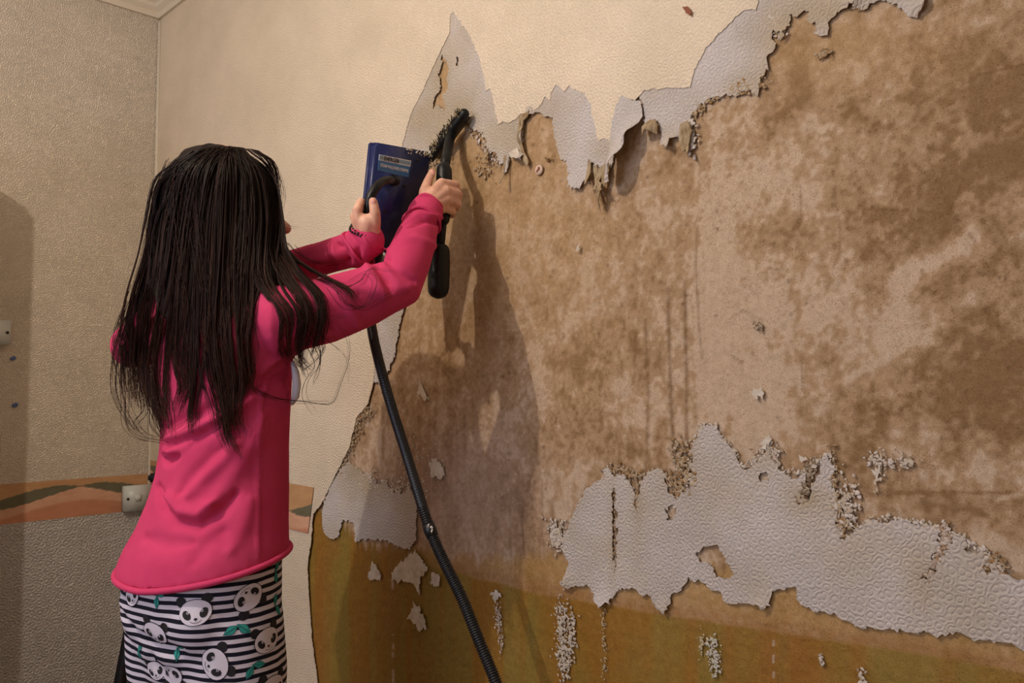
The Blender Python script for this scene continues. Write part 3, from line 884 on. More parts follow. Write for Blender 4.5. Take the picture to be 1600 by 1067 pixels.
# ------------------------------------------------------------------ left wall details
def lpatch(name, y0, y1, z0, z1, th, m, colf=None, ny=80, nz_=30, parent=None, zfn=None):
    vs, cols, fs = [], [], []
    for j in range(nz_ + 1):
        for i in range(ny + 1):
            y = y0 + (y1 - y0) * i / ny
            a, b = (zfn(y) if zfn else (z0, z1))
            vs.append((th, y, a + (b - a) * j / nz_))
            if colf: cols.append(colf(y, j / nz_))
    for j in range(nz_):
        for i in range(ny):
            k = j * (ny + 1) + i
            fs.append((k, k + 1, k + ny + 2, k + ny + 1))
    n0 = len(vs)
    vs += [(0.0002, y0, vs[0][2]), (0.0002, y1, vs[ny][2]), (0.0002, y1, vs[n0 - 1][2]), (0.0002, y0, vs[n0 - 1 - ny][2])]
    if colf: cols += [cols[0]] * 4
    fs += [(0, n0, n0 + 1, ny), (ny, n0 + 1, n0 + 2, n0 - 1), (n0 - 1, n0 + 2, n0 + 3, n0 - 1 - ny), (n0 - 1 - ny, n0 + 3, n0, 0)]
    me = bpy.data.meshes.new(name); me.from_pydata(vs, [], fs)
    o = link(name, me, m, parent, False)
    if colf: tintset(me, np.array(cols))
    return o


zt = lw(120, 748)[1]; zb = lw(120, 807)[1]
cA, cB, cC, cD = lin((200, 156, 112)), lin((220, 172, 142)), lin((204, 142, 110)), lin((112, 108, 86))


def border_col(s, t):
    # s metres from a crest, t 0 bottom .. 1 top
    ph = s / 0.31 * math.pi
    mean = 0.60 + 0.20 * math.cos(ph)
    th_ = 0.15 * abs(math.sin(ph)) ** .8
    if t > mean + th_: return np.array(cA)
    if t > mean - th_: return np.array(cD)
    f = min(1, max(0, (t - mean + 0.40) / 0.06))
    return np.array(cC) * (1 - f) + np.array(cB) * f


s0 = lw(125, 770)[0]
o = lpatch('wallpaper_border', -D + 0.05, -0.004, zb, zt, 0.0022, M['border'], lambda y, t: border_col(y - s0, t), ny=420, nz_=40, parent=wall_left)
o['label'] = 'peach and terracotta border strip with dark leaf waves'
# same border on the main wall, cut off at the stripped edge
xb1 = wp(494, 760)[0]; xb2 = wp(485, 832)[0]
ztr = wp(470, 757)[1]; zbr = wp(470, 829)[1]
vs, fs, cols = [], [], []
NX, NZ = 200, 40
for j in range(NZ + 1):
    for i in range(NX + 1):
        xe = xb2 + (xb1 - xb2) * j / NZ
        x = 0.004 + (xe - 0.004) * i / NX
        vs.append((x, -0.0076, zbr + (ztr - zbr) * j / NZ)); cols.append(border_col(x - 0.60, j / NZ))
for j in range(NZ):
    for i in range(NX):
        k = j * (NX + 1) + i; fs.append((k, k + 1, k + NX + 2, k + NX + 1))
me = bpy.data.meshes.new('wallpaper_border'); me.from_pydata(vs, [], fs)
o = link('wallpaper_border', me, M['border'], WM, False); tintset(me, np.array(cols))
md = o.modifiers.new('t', 'SOLIDIFY'); md.thickness = 0.0012; md.offset = -1
# corner overlap of the wallpaper
mb = MB(); mb.box((0.0050, -0.0066, H / 2 - .05), 0.0098, 0.0128, H - .12, bevel=.003)
mb.build('corner_seam', M['trim'], WM)
# the paper under the border is coloured cooler and greyer than the paper above it
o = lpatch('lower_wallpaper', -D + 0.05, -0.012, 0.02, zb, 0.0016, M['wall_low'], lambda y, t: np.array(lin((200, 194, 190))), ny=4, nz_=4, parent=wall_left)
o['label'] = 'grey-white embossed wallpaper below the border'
# blue putty blobs
for (px, py, s) in ((20, 560, .012), (23, 633, .013)):
    y, z_ = lw(px, py)
    mb = MB(); mb.ball((.003, y, z_), (.004, s * .75, s * .5), Matrix.Rotation(.4, 3, 'X'), n=10, m=6); mb.ball((.004, y + .003, z_ + .002), (.004, s * .4, s * .45), n=8, m=6)
    mb.build('putty_blob', M['bluetack'] if px else M['filler'], wall_left)

# light switch
y, z_ = lw(210.5, 777)
def plate(name, y, z_, wd, ht, label, rocker):
    t = empty(name, (0, y, z_)); tag(t, label, 'switch')
    mb = MB(); mb.box((.010, y, z_), .020, wd * .97, ht * .97, bevel=.002); mb.build('back_box', M['plastic_w'], t)
    mb = MB(); mb.box((.024, y, z_), .009, wd, ht, bevel=.003); mb.build('faceplate', M['plastic_w'], t)
    for sx in (-1, 1):
        mb = MB(); mb.tube([(.0275, y + sx * wd * .37, z_), (.0297, y + sx * wd * .37, z_)], .0045, 12); mb.build('screw', M['screw'], t)
    if rocker:
        mb = MB(); mb.box((.0295, y, z_), .006, .019, .023, R=Matrix.Rotation(.15, 3, 'Y'), bevel=.0015); mb.build('rocker', M['plastic_w'], t)
    return t
yl = lw(189, 777)[0]; yr = lw(233, 777)[0]
zt1 = lw(210, 757)[1]; zb1 = lw(210, 797)[1]
plate('light_switch', (yl + yr) / 2, (zt1 + zb1) / 2, abs(yr - yl), zt1 - zb1, 'white plastic switch plate with two dark screws on the patterned border by the corner', True)
yl, yr = lw(-28, 520)[0], lw(13, 520)[0]
plate('wall_socket', (yl + yr) / 2, lw(5, 520)[1], yr - yl, lw(5, 501)[1] - lw(5, 539)[1], 'small white wall plate half cut off at the picture edge above two blue marks', False)

# cornice
zc = 1.15 + 580 / F * 2.77
prof = [(0, 0), (0.012, 0), (0.016, 0.010), (0.012, 0.018), (0.026, 0.030), (0.030, 0.040), (0.045, 0.052), (0.062, 0.060), (0.066, 0.072), (0.080, 0.080), (0.088, 0.09), (0.09, 0.12), (0, 0.12)]
def cornice(name, axis_):
    vs, fs = [], []
    for e in (0, 1):
        for (o_, h_) in prof:
            z_ = zc + h_ if zc + h_ < H else H
            if axis_ == 'x': vs.append((o_ if e == 0 else W, -o_ - .003, z_))
            else: vs.append((o_ + .0005, -o_ if e == 0 else -D, z_))
    n = len(prof)
    for k in range(n):
        fs.append((k, (k + 1) % n, n + (k + 1) % n, n + k))
    fs.append(tuple(range(n))[::-1]); fs.append(tuple(range(n, 2 * n)))
    me = bpy.data.meshes.new(name); me.from_pydata(vs, [], fs)
    bmx = bmesh.new(); bmx.from_mesh(me); bmesh.ops.recalc_face_normals(bmx, faces=bmx.faces); bmx.to_mesh(me); bmx.free()
    o = link(name, me, M['trim'], None, False); o['kind'] = 'structure'
cornice('trim_1', 'x'); cornice('trim_2', 'y')

# wardrobe beyond the left edge of the picture
t = empty('wardrobe', (0.26, -1.2, 0)); tag(t, 'tall plain white wardrobe against the left wall', 'wardrobe')
WY0, WY1, WZ, WX = -0.70, -1.75, 1.862, 0.50
mb = MB(); mb.box((WX / 2 + .004, (WY0 + WY1) / 2, WZ / 2), WX - .03, WY0 - WY1, WZ - .002, bevel=.002); mb.build('carcass', M['wardrobe'], t)
for k in (0, 1):
    yy = WY1 + (WY0 - WY1) * (0.25 + .5 * k)
    mb = MB(); mb.box((WX, yy, WZ / 2 + .03), .02, (WY0 - WY1) / 2 - .006, WZ - .08, bevel=.002); d_ = mb.build('door', M['wardrobe'], t)
    mb = MB(); mb.tube([(WX + .01, yy + (.22 if k == 0 else -.22), .95), (WX + .03, yy + (.22 if k == 0 else -.22), .97), (WX + .03, yy + (.22 if k == 0 else -.22), 1.09), (WX + .01, yy + (.22 if k == 0 else -.22), 1.11)], .005, 8); mb.build('handle', M['steel'], d_)

# pendant lamp (the light that throws the shadows)
t = empty('pendant_lamp', (LAMP.x, LAMP.y, H)); tag(t, 'white pendant lampholder hanging on a cord from the ceiling rose', 'lamp')
mb = MB(); mb.tube([(LAMP.x, LAMP.y, H), (LAMP.x, LAMP.y, H - .03)], [.045, .02], 20); mb.build('ceiling_rose', M['plastic_w'], t)
mb = MB(); mb.tube([(LAMP.x, LAMP.y, H - .02), (LAMP.x, LAMP.y, LAMP.z + .10)], .004, 8); mb.build('cord', M['plastic_w'], t)
mb = MB(); mb.tube([(LAMP.x, LAMP.y, LAMP.z + .11), (LAMP.x, LAMP.y, LAMP.z + .05)], [.014, .018], 16); mb.build('bulb_holder', M['plastic_w'], t)

# ------------------------------------------------------------------ stepladder behind the girl
ld = 2.12
t = empty('stepladder', (at(270, 743, ld).x, at(270, 743, ld).y, 0)); tag(t, 'black folding stepladder half hidden behind the person', 'ladder')
topp = at(243, 746, ld)
dirx = RT
back = FW0
lo_l = topp + (at(191, 1067, ld) - topp) * ((topp.z) / (topp.z - at(191, 1067, ld).z)); lo_l.z = 0.0
spreadL = (lo_l - topp); spreadL.z = 0
s_len = spreadL.length
depthw = 0.36
M['ladder'] = mat('black_powder_coat', lin((16, 16, 19)), 0.5)
def rail(p0, p1, name, w_=.030, th=.020):
    d_ = (p1 - p0); L = d_.length; d_.normalize()
    yv = back; xv = yv.cross(d_).normalized(); yv = d_.cross(xv)
    R = Matrix((xv, yv, d_)).transposed()
    mb = MB(); mb.box((p0 + p1) / 2, w_, th, L, R, bevel=.004)
    return mb.build(name, M['ladder'], t)
for k in (0, 1):
    off = back * (depthw * k)
    a = topp + off + dirx * .012; b = Vector((topp.x, topp.y, 0)) - dirx * (s_len - .012) + off; b.z = .012
    rail(a, b, 'front_rail')
    a2 = topp + off + dirx * .05; b2 = Vector((topp.x, topp.y, .012)) + dirx * .10 + off
    rail(a2, b2, 'rear_rail', .022, .016)
    for q_ in (b, b2):
        mb = MB(); mb.box(Vector((q_.x, q_.y, .012)), .04, .03, .024, bevel=.004); mb.build('foot', M['ladder'], t)
for k in range(4):
    f_ = (k + 1) / 4
    zz = topp.z * f_ - (.0 if k == 3 else .02)
    cx_ = Vector((topp.x, topp.y, 0)) - dirx * s_len * (1 - f_) + back * depthw / 2 + dirx * (.05 if k == 3 else .03)
    R = Matrix((dirx, back, Vector((0, 0, 1)))).transposed()
    mb = MB(); mb.box(Vector((cx_.x, cx_.y, zz)), .13 if k == 3 else .08, depthw + (.03 if k == 3 else -.02), .022, R, bevel=.005)
    mb.build('top_step' if k == 3 else 'step', M['ladder'], t)

# ------------------------------------------------------------------ person
HR = Vector((.966, .26, 0)).normalized()      # her right
HF = Vector((-HR.y, HR.x, 0))                 # her facing
feet_c = at(325, 900, 1.36)
P = empty('person', (feet_c.x, feet_c.y, 0))
tag(P, 'person with long dark hair, pink sweatshirt and panda leggings, reaching up to the wall', 'person')


def row(px_l, px_r, py, d, depth_ratio, power=2.0):
    c_ = at((px_l + px_r) / 2, py, d)
    hw = (px_r - px_l) / 2 / F * d
    a = hw / math.sqrt(.748 + .25 * depth_ratio ** 2)
    return (c_, a, a * depth_ratio, HR, HF)


# torso (sweatshirt)
tor = MB()
rows = [(182, 453, 882, 1.345, .78), (187, 453, 868, 1.345, .78), (194, 452, 852, 1.345, .78), (212, 452, 825, 1.35, .78), (229, 452, 785, 1.355, .78), (243, 451, 745, 1.36, .78), (250, 451, 700, 1.36, .77), (251, 453, 655, 1.36, .75), (246, 457, 610, 1.36, .72),
        (236, 461, 570, 1.36, .68), (222, 464, 535, 1.36, .62), (215, 462, 505, 1.365, .56), (225, 455, 475, 1.37, .52), (252, 432, 450, 1.375, .50), (285, 405, 432, 1.38, .52), (300, 392, 420, 1.385, .62)]
tor.loft([row(*r) for r in rows][::-1], 40, 2.15)
RSH, REL, RWR = at(440, 500, 1.30), at(626, 440, 1.375), at(664, 334, 1.505)
LSH, LEL, LWR = at(226, 528, 1.415), at(405, 436, 1.50), at(562, 386, 1.425)
def mid(a, b, t_, off=Vector((0, 0, 0))): return a + (b - a) * t_ + off
tor.limb([at(400, 485, 1.33), RSH, mid(RSH, REL, .35, Vector((0, 0, -.008))), mid(RSH, REL, .7, Vector((0, 0, -.006))), REL + Vector((0, 0, 0)), mid(REL, RWR, .25), mid(REL, RWR, .6), mid(REL, RWR, .85), RWR], [.052, .056, .054, .049, .043, .040, .036, .031, .029], 20)
tor.limb([at(250, 500, 1.39), LSH, mid(LSH, LEL, .3, Vector((0, 0, -.015))), mid(LSH, LEL, .7), LEL, mid(LEL, LWR, .35), mid(LEL, LWR, .7), LWR, at(572, 381, 1.42)], [.048, .052, .048, .043, .037, .033, .030, .031, .030], 20)
tor.ball(at(206, 540, 1.40), (.034, .036, .038))
# cuffs
tor.limb([mid(REL, RWR, .90), mid(REL, RWR, 1.04)], [.0315, .0325], 18)
tor.limb([at(556, 390, 1.425), at(571, 377, 1.42)], [.033, .034], 18)
HEM = row(182, 453, 882, 1.345, .78); Z_HI = at(320, 790, 1.345).z; Z_LO = HEM[0].z
def tilt(p_):
    """the hem hangs lower at the back and rises to her right"""
    w_ = min(1, max(0, (Z_HI - p_.z) / (Z_HI - Z_LO))); w_ = w_ * w_
    a_ = (p_ - HEM[0]).dot(HR); b_ = (p_ - HEM[0]).dot(HF)
    if p_.z > HEM[0].z + .15: return p_
    return p_ + Vector((0, 0, w_ * (.021 * b_ / HEM[2] + .11 * max(0, a_) + .002)))
tor.v = [tuple(tilt(Vector(q_))) if q_[2] < Z_HI and (Vector(q_) - HEM[0]).length < .3 else q_ for q_ in tor.v]
sme = fused(tor, .0045, 6, .5)
bv = bvh_of([sme])


def hit(px, py, bvh=None):
    r = ray(px, py).normalized()
    h, n_, i_, dd = (bvh or bv).ray_cast(CAM, r)
    return h, n_


# folds: ridges/valleys along traced creases
creases = [([(257, 668), (300, 652), (345, 632), (400, 600), (440, 566)], .009, -.0045), ([(262, 684), (310, 668), (360, 640), (420, 605)], .008, .0045), ([(264, 700), (310, 684), (350, 660)], .008, -.004), ([(256, 706), (275, 702), (300, 690)], .007, .004),
           ([(255, 712), (262, 720), (280, 712)], .007, -.007), ([(247, 760), (255, 790), (275, 815), (310, 822), (345, 800), (370, 770)], .010, -.006), ([(262, 775), (280, 800), (310, 805), (335, 785)], .011, .006), ([(280, 770), (300, 745), (325, 722), (350, 700)], .010, -.0035), ([(296, 775), (320, 745), (350, 715), (372, 690)], .011, .004),
           ([(330, 790), (360, 750), (395, 690), (410, 650)], .013, .003), ([(225, 840), (260, 850), (300, 848)], .012, -.003), ([(360, 860), (380, 820), (392, 780)], .014, .003), ([(403, 880), (403, 800), (404, 700), (408, 620), (430, 580)], .0028, .0022), ([(300, 880), (320, 850), (350, 830)], .014, -.0025),
           ([(456, 600), (440, 590), (420, 600), (400, 615)], .010, -.005), ([(470, 545), (440, 560), (410, 585)], .010, .004),
           ([(470, 470), (500, 500), (520, 520)], .010, -.003), ([(520, 440), (545, 475), (560, 510)], .010, .003), ([(585, 405), (600, 430), (610, 455)], .009, -.006), ([(570, 412), (590, 440), (600, 465)], .010, .004), ([(600, 400), (625, 425), (650, 440)], .009, -.004),
           ([(560, 450), (600, 455), (640, 450)], .012, .003), ([(640, 355), (665, 345), (690, 352)], .005, -.004), ([(634, 350), (655, 335), (690, 340)], .006, .0035), ([(625, 375), (650, 372), (680, 385)], .010, .003),
           ([(528, 382), (540, 395), (545, 415)], .008, -.006), ([(515, 386), (530, 400), (530, 420)], .009, .004), ([(480, 410), (510, 405), (535, 390)], .009, .003), ([(545, 365), (560, 385), (562, 408)], .006, -.005), ([(500, 425), (520, 415), (545, 410)], .008, -.004), ([(190, 545), (200, 560), (215, 565)], .008, -.005)]
vco = np.array([v.co[:] for v in sme.vertices]); vno = np.array([v.normal[:] for v in sme.vertices])
disp = np.zeros(len(vco))
for pts, wd, am in creases:
    hp = []
    for (a, b) in zip(pts[:-1], pts[1:]):
        for k in range(24):
            h, _ = hit(a[0] + (b[0] - a[0]) * k / 24, a[1] + (b[1] - a[1]) * k / 24)
            if h: hp.append(h)
    if len(hp) < 2: continue
    dmin = np.full(len(vco), 9.0)
    for i, h in enumerate(hp):
        fall = 1 + .8 * max(0, 1 - min(i, len(hp) - 1 - i) / 10)
        dmin = np.minimum(dmin, np.linalg.norm(vco - np.array(h[:]), axis=1) * fall)
    disp += 1.6 * am * np.exp(-(dmin / wd) ** 2)
disp += .0025 * (fbm(vco[:, 0] * 14 + vco[:, 1] * 6, vco[:, 2] * 10, 61, 3) - .5) * 2
vco = vco + vno * disp[:, None]
sme.vertices.foreach_set('co', vco.ravel().astype(np.float32)); sme.update()
SH = link('sweatshirt', sme, M['pink'], P)
SH['label'] = 'pink long sleeved sweatshirt'
# cuffs
for (a, b, r_) in ((mid(REL, RWR, 1.10), mid(REL, RWR, .86), .0300), (at(578, 373, 1.417), at(560, 388, 1.425), .0315)):
    ax_ = (a - b).normalized(); u1 = ax_.orthogonal().normalized(); u2 = ax_.cross(u1)
    mb = MB()
    for (c0, rr_, tr_) in ((a, r_ * .86, .0042), (b, r_ * 1.10, .0030)):
        pts = [c0 + (u1 * math.cos(k * math.pi / 16) + u2 * math.sin(k * math.pi / 16)) * rr_ * (1 + .04 * math.sin(k * .9)) + ax_ * .002 * math.sin(k * .6) for k in range(34)]
        mb.tube(pts, tr_, 8, cap=False)
    mb.build('cuff', M['pink'], SH)
# rolled hem
hemr = row(182, 453, 882, 1.345, .78)
pts = []
for k in range(64):
    tt = 2 * math.pi * k / 64
    ct, st = math.cos(tt), math.sin(tt); e = 2 / 2.15
    pts.append(tilt(hemr[0] + HR * hemr[1] * math.copysign(abs(ct) ** e, ct) + HF * hemr[2] * math.copysign(abs(st) ** e, st)))
pts.append(pts[0]); pts.append(pts[1])
mb = MB(); mb.tube(pts, .0050, 10, cap=False)
mb.build('hem', M['pink'], SH)
# white print panel at the front
mb = MB()
pp = [at(446, 565, 1.30), at(451, 582, 1.305), at(453, 600, 1.31), at(451, 620, 1.315), at(445, 632, 1.32)]
mb.tube([p_ + HF * .015 for p_ in pp], [.003, .006, .007, .006, .003], 12)
mb.build('white_undershirt_edge', M['white_cotton'], P)

# body: one continuous figure (head, neck, trunk, arms, hands, legs, feet)
HC = at(352, 318, 1.395)
yaw = math.radians(22)                     # head turned towards the tool
GF = Vector((math.cos(math.radians(70)), math.sin(math.radians(70)), 0.10)).normalized()   # gaze
GR = GF.cross(Vector((0, 0, 1))).normalized()
GU = GR.cross(GF).normalized()
RH = Matrix((GR, GF, GU)).transposed()
body = MB()
body.ball(HC + GU * .018 - GF * .012, (.068, .083, .082), RH, 28, 18)                # cranium
body.ball(HC - GU * .040 + GF * .022, (.050, .058, .062), RH, 24, 16)                # face / jaw
body.ball(HC - GU * .088 + GF * .052, (.020, .018, .016), RH)                        # chin
body.limb([HC - GU * .026 + GF * .080, HC - GU * .044 + GF * .096], [.0085, .0105], 10)    # nose
body.ball(HC - GU * .050 + GF * .084 + GR * .009, .007, None); body.ball(HC - GU * .050 + GF * .084 - GR * .009, .007, None)
body.ball(HC - GU * .070 + GF * .079, (.020, .008, .0055), RH); body.ball(HC - GU * .078 + GF * .078, (.018, .008, .006), RH)
for s_ in (-1, 1):
    body.ball(HC - GU * .022 + GR * s_ * .069 - GF * .002, (.008, .018, .029), RH)   # ears
    body.ball(HC - GU * .046 + GF * .052 + GR * s_ * .030, (.022, .022, .024), RH)   # cheeks
body.ball(HC + GU * .002 + GF * .070, (.045, .014, .012), RH)                        # brow
neck0 = at(345, 430, 1.385)
body.limb([neck0 - Vector((0, 0, .03)), HC - GU * .06 - GF * .015], [.044, .040], 18)
inner = [row(260, 440, 868, 1.345, .7), row(268, 430, 760, 1.36, .7), row(272, 430, 655, 1.36, .68), row(262, 436, 570, 1.36, .6), row(262, 430, 505, 1.365, .5), row(285, 405, 462, 1.375, .48), row(305, 388, 436, 1.385, .62)]
body.loft(inner[::-1], 28)
body.limb([at(400, 495, 1.33), mid(RSH, REL, .35), REL, mid(REL, RWR, .5), RWR, at(667, 322, 1.518)], [.034, .033, .028, .025, .020, .019], 14)
body.limb([at(262, 505, 1.39), mid(LSH, LEL, .35), LEL, mid(LEL, LWR, .5), LWR, at(574, 366, 1.412)], [.033, .032, .027, .024, .020, .019], 14)


def chain(pts, rads): body.limb([at(*p_) for p_ in pts], rads, 10)
# right hand round the scraper grip
mc = [((690, 286, 1.536), (713, 289, 1.556), (713, 297, 1.590), (697, 300, 1.598)), ((697, 298, 1.534), (717, 303, 1.554), (716, 311, 1.590), (698, 313, 1.598)),
      ((698, 312, 1.534), (716, 318, 1.554), (714, 325, 1.588), (697, 325, 1.596)), ((693, 325, 1.536), (708, 331, 1.552), (707, 337, 1.580), (695, 337, 1.590))]
for k, (a, b, c_, d_) in enumerate(mc):
    wr = (666 + k * 2, 318 + k * 4, 1.517)
    body.limb([at(*wr), at(*[(wr[i] + a[i]) / 2 for i in range(3)]) - FW * .003, at(*a)], [.0125, .0115, .0100], 10)
    sc_ = (1, 1, .95, .82)[k]
    chain([a, b, c_, d_], [.0092 * sc_, .0084 * sc_, .0076 * sc_, .0064 * sc_])
chain([(664, 314, 1.524), (663, 299, 1.530), (669, 283, 1.546), (675, 269, 1.556)], [.0125, .0105, .0090, .0070])
# left hand round the plate handle
chain([(572, 366, 1.412), (574, 350, 1.402)], [.0205, .0180]); chain([(564, 364, 1.412), (561, 348, 1.404)], [.0165, .0125]); chain([(582, 362, 1.408), (584, 348, 1.402)], [.0145, .0120])
chain([(585, 350, 1.400), (586, 332, 1.393), (583, 315, 1.394)], [.0115, .0095, .0078])                       # thumb
for k, (a, b, c_, d_) in enumerate([((559, 350, 1.400), (558, 328, 1.396), (564, 315, 1.408), (572, 318, 1.424)), ((558, 355, 1.412), (554, 338, 1.416), (560, 327, 1.430), (572, 330, 1.440)),
                                    ((560, 360, 1.420), (556, 346, 1.428), (562, 338, 1.440), (574, 342, 1.448)), ((565, 365, 1.424), (561, 354, 1.434), (567, 350, 1.444), (576, 353, 1.450))]):
    sc_ = (1, 1, .95, .85)[k]
    chain([a, b, c_, d_], [.0092 * sc_, .0084 * sc_, .0076 * sc_, .0064 * sc_])
hipc = at(318, 905, 1.345)
for s_ in (-1, 1):
    hj = hipc + HR * s_ * .068 - Vector((0, 0, .03)); kn = Vector((hj.x, hj.y, 0)) + HF * .03 + HR * s_ * .02 + Vector((0, 0, .42)); an = Vector((hj.x, hj.y, 0)) + HR * s_ * .03 - HF * .01 + Vector((0, 0, .075))
    body.limb([hj, (hj + kn) / 2, kn, (kn + an) / 2 - HF * .012, an], [.060, .056, .040, .037, .026], 16)
    body.limb([an - Vector((0, 0, .035)) - HF * .02, an + HF * .06 - Vector((0, 0, .050)), an + HF * .14 - Vector((0, 0, .058))], [.032, .026, .016], 14)
    for q_ in range(5):
        tb = an + HF * (.125 - .008 * q_) + HR * s_ * (-.018 + .011 * q_); tb.z = .012
        body.limb([tb, tb + HF * (.030 - .003 * q_)], [.0085 - .0006 * q_, .0075 - .0006 * q_], 8)
bme = fused(body, .0026, 3, .5)
# keep the soles on the floor
bz = np.array([v.co[:] for v in bme.vertices]); bz[:, 2] = np.maximum(bz[:, 2], 0.001); bme.vertices.foreach_set('co', bz.ravel().astype(np.float32)); bme.update()
BD = link('body', bme, M['skin'], P)
for s_ in (-1, 1):
    mb = MB(); mb.ball(HC - GU * .012 + GF * .075 + GR * s_ * .028, (.011, .009, .007), RH)
    mb.ball(HC - GU * .012 + GF * .0825 + GR * s_ * .028, (.005, .003, .005), RH, 10, 8, 1)
    mb.build('eye', [M['eye'], M['iris']], BD)
mb = MB(); mb.ball(HC - GU * .070 + GF * .081, (.019, .0085, .0052), RH); mb.ball(HC - GU * .0775 + GF * .080, (.017, .0085, .0058), RH)
mb.build('lips', M['lips'], BD)
for s_ in (-1, 1):
    mb = MB(); mb.limb([HC + GU * .006 + GF * .083 + GR * s_ * .014, HC + GU * .010 + GF * .082 + GR * s_ * .028, HC + GU * .004 + GF * .074 + GR * s_ * .043], [.002, .0026, .0015], 8)
    mb.build('eyebrow', M['hair'], BD)
for (px, py, d_) in ((583, 313, 1.3875), (676, 268, 1.5490)):
    c_ = at(px, py + 3, d_)
    mb = MB(); mb.ball(c_, (.0044, .0018, .0062), Matrix((RT, FW, UP)).transposed(), 10, 8)
    mb.build('thumbnail', M['nail'], BD)
# bracelet of dark beads on the left wrist
mb = MB()
w0 = at(568, 363, 1.412); ax = (at(574, 350, 1.402) - at(562, 386, 1.425)).normalized()
e1 = ax.orthogonal().normalized(); e2 = ax.cross(e1)
for k in range(26):
    tt = 2 * math.pi * k / 26
    mb.ball(at(569, 362, 1.411) + (e1 * math.cos(tt) + e2 * math.sin(tt)) * .0245 + ax * .002 * math.sin(3 * tt), .0022, None, 8, 6)
for k in range(22):
    tt = 2 * math.pi * k / 22
    mb.ball(at(571, 358, 1.409) + (e1 * math.cos(tt) + e2 * math.sin(tt)) * .0240, .0017, None, 8, 6)
br = mb.build('bracelet', M['bead'], P); br['label'] = 'thin bracelet of dark beads on the left wrist'

# leggings
lg = MB()
def lrow(a, b, c_, d_, e_): return row(a, b, c_, d_, e_)
lg.loft([lrow(196, 442, 850, 1.345, .74), lrow(190, 441, 885, 1.345, .78), lrow(192, 440, 930, 1.345, .80), lrow(200, 439, 970, 1.345, .78), lrow(214, 436, 1010, 1.345, .76), lrow(222, 432, 1050, 1.345, .74)], 40, 2.15)
for s_ in (-1, 1):
    hj = hipc + HR * s_ * .066 - Vector((0, 0, .05)); kn = Vector((hj.x, hj.y, 0)) + HF * .03 + HR * s_ * .022 + Vector((0, 0, .42)); an = Vector((hj.x, hj.y, 0)) + HR * s_ * .032 - HF * .01 + Vector((0, 0, .11))
    lg.limb([hj, hj * .75 + kn * .25, (hj + kn) / 2, kn, (kn + an) / 2 - HF * .012, an], [.080, .079, .068, .050, .046, .036], 20)
    lg.ball(hipc + HR * s_ * .050 - HF * .044 - Vector((0, 0, .040)), (.066, .058, .066), None, 18, 12)
lme = fused(lg, .0055, 8, .5)
lb = bvh_of([lme])
vco = np.array([v.co[:] for v in lme.vertices]); vno = np.array([v.normal[:] for v in lme.vertices]); disp = np.zeros(len(vco))
for pts, wd, am in [([(190, 960), (215, 990), (245, 1008), (290, 1020)], .010, -.007), ([(188, 935), (200, 965), (225, 985)], .008, .004), ([(240, 1030), (255, 1050), (262, 1067)], .010, -.006), ([(210, 1015), (240, 1030), (280, 1033)], .009, .004)]:
    hp = []
    for (a, b) in zip(pts[:-1], pts[1:]):
        for k in range(6):
            h, _ = hit(a[0] + (b[0] - a[0]) * k / 6, a[1] + (b[1] - a[1]) * k / 6, lb)
            if h: hp.append(h)
    dmin = np.full(len(vco), 9.0)
    for h in hp: dmin = np.minimum(dmin, np.linalg.norm(vco - np.array(h[:]), axis=1))
    disp += am * np.exp(-(dmin / wd) ** 2)
vco += vno * disp[:, None]
lme.vertices.foreach_set('co', vco.ravel().astype(np.float32)); lme.update()
LG = link('leggings', lme, M['stripe'], P)
LG['label'] = 'white and navy striped leggings printed with panda heads and teal leaves'
lb = bvh_of([lme])


class Decal:
    def __init__(s, px, py, ang, sc=1.0):
        h, n_ = hit(px, py, lb)
        s.ok = h is not None
        if not s.ok: return
        s.c = h; n_ = n_.normalized(); s.n = n_
        up_ = (UP - n_ * UP.dot(n_)).normalized(); rt = up_.cross(n_)
        a = math.radians(ang)
        s.u = rt * math.cos(a) + up_ * math.sin(a); s.v = -rt * math.sin(a) + up_ * math.cos(a)
        s.sc = sc; s.mb = MB()

    def put(s, x, y, lay):
        p_ = s.c + s.u * (x * s.sc) + s.v * (y * s.sc)
        q_, nn, _, _ = lb.find_nearest(p_)
        return q_ + nn * (.0007 + .00045 * lay)

    def disc(s, cx, cy, rx, ry, rot, lay, mi, seg_=18, shape=None):
        vs = [s.put(cx, cy, lay)]; fs = []
        a = math.radians(rot)
        for ring in (1, 2, 3):
            for k in range(seg_):
                t_ = 2 * math.pi * k / seg_
                f_ = ring / 3 * (shape(t_) if shape else 1)
                x_ = rx * f_ * math.cos(t_); y_ = ry * f_ * math.sin(t_)
                vs.append(s.put(cx + x_ * math.cos(a) - y_ * math.sin(a), cy + x_ * math.sin(a) + y_ * math.cos(a), lay))
        for k in range(seg_):
            k2 = (k + 1) % seg_
            fs.append((0, 1 + k, 1 + k2))
            for r_ in (0, 1): fs.append((1 + r_ * seg_ + k, 1 + (r_ + 1) * seg_ + k, 1 + (r_ + 1) * seg_ + k2, 1 + r_ * seg_ + k2))
        s.mb.add(vs, fs, mi)

    def stroke(s, pts, wd, lay, mi):
        vs, fs = [], []
        for i, (x_, y_) in enumerate(pts):
            a = pts[min(i + 1, len(pts) - 1)]; b = pts[max(i - 1, 0)]
            tx, ty = a[0] - b[0], a[1] - b[1]; L = math.hypot(tx, ty) or 1
            vs.append(s.put(x_ - ty / L * wd, y_ + tx / L * wd, lay)); vs.append(s.put(x_ + ty / L * wd, y_ - tx / L * wd, lay))
        for i in range(len(pts) - 1): fs.append((2 * i, 2 * i + 1, 2 * i + 3, 2 * i + 2))
        s.mb.add(vs, fs, mi)


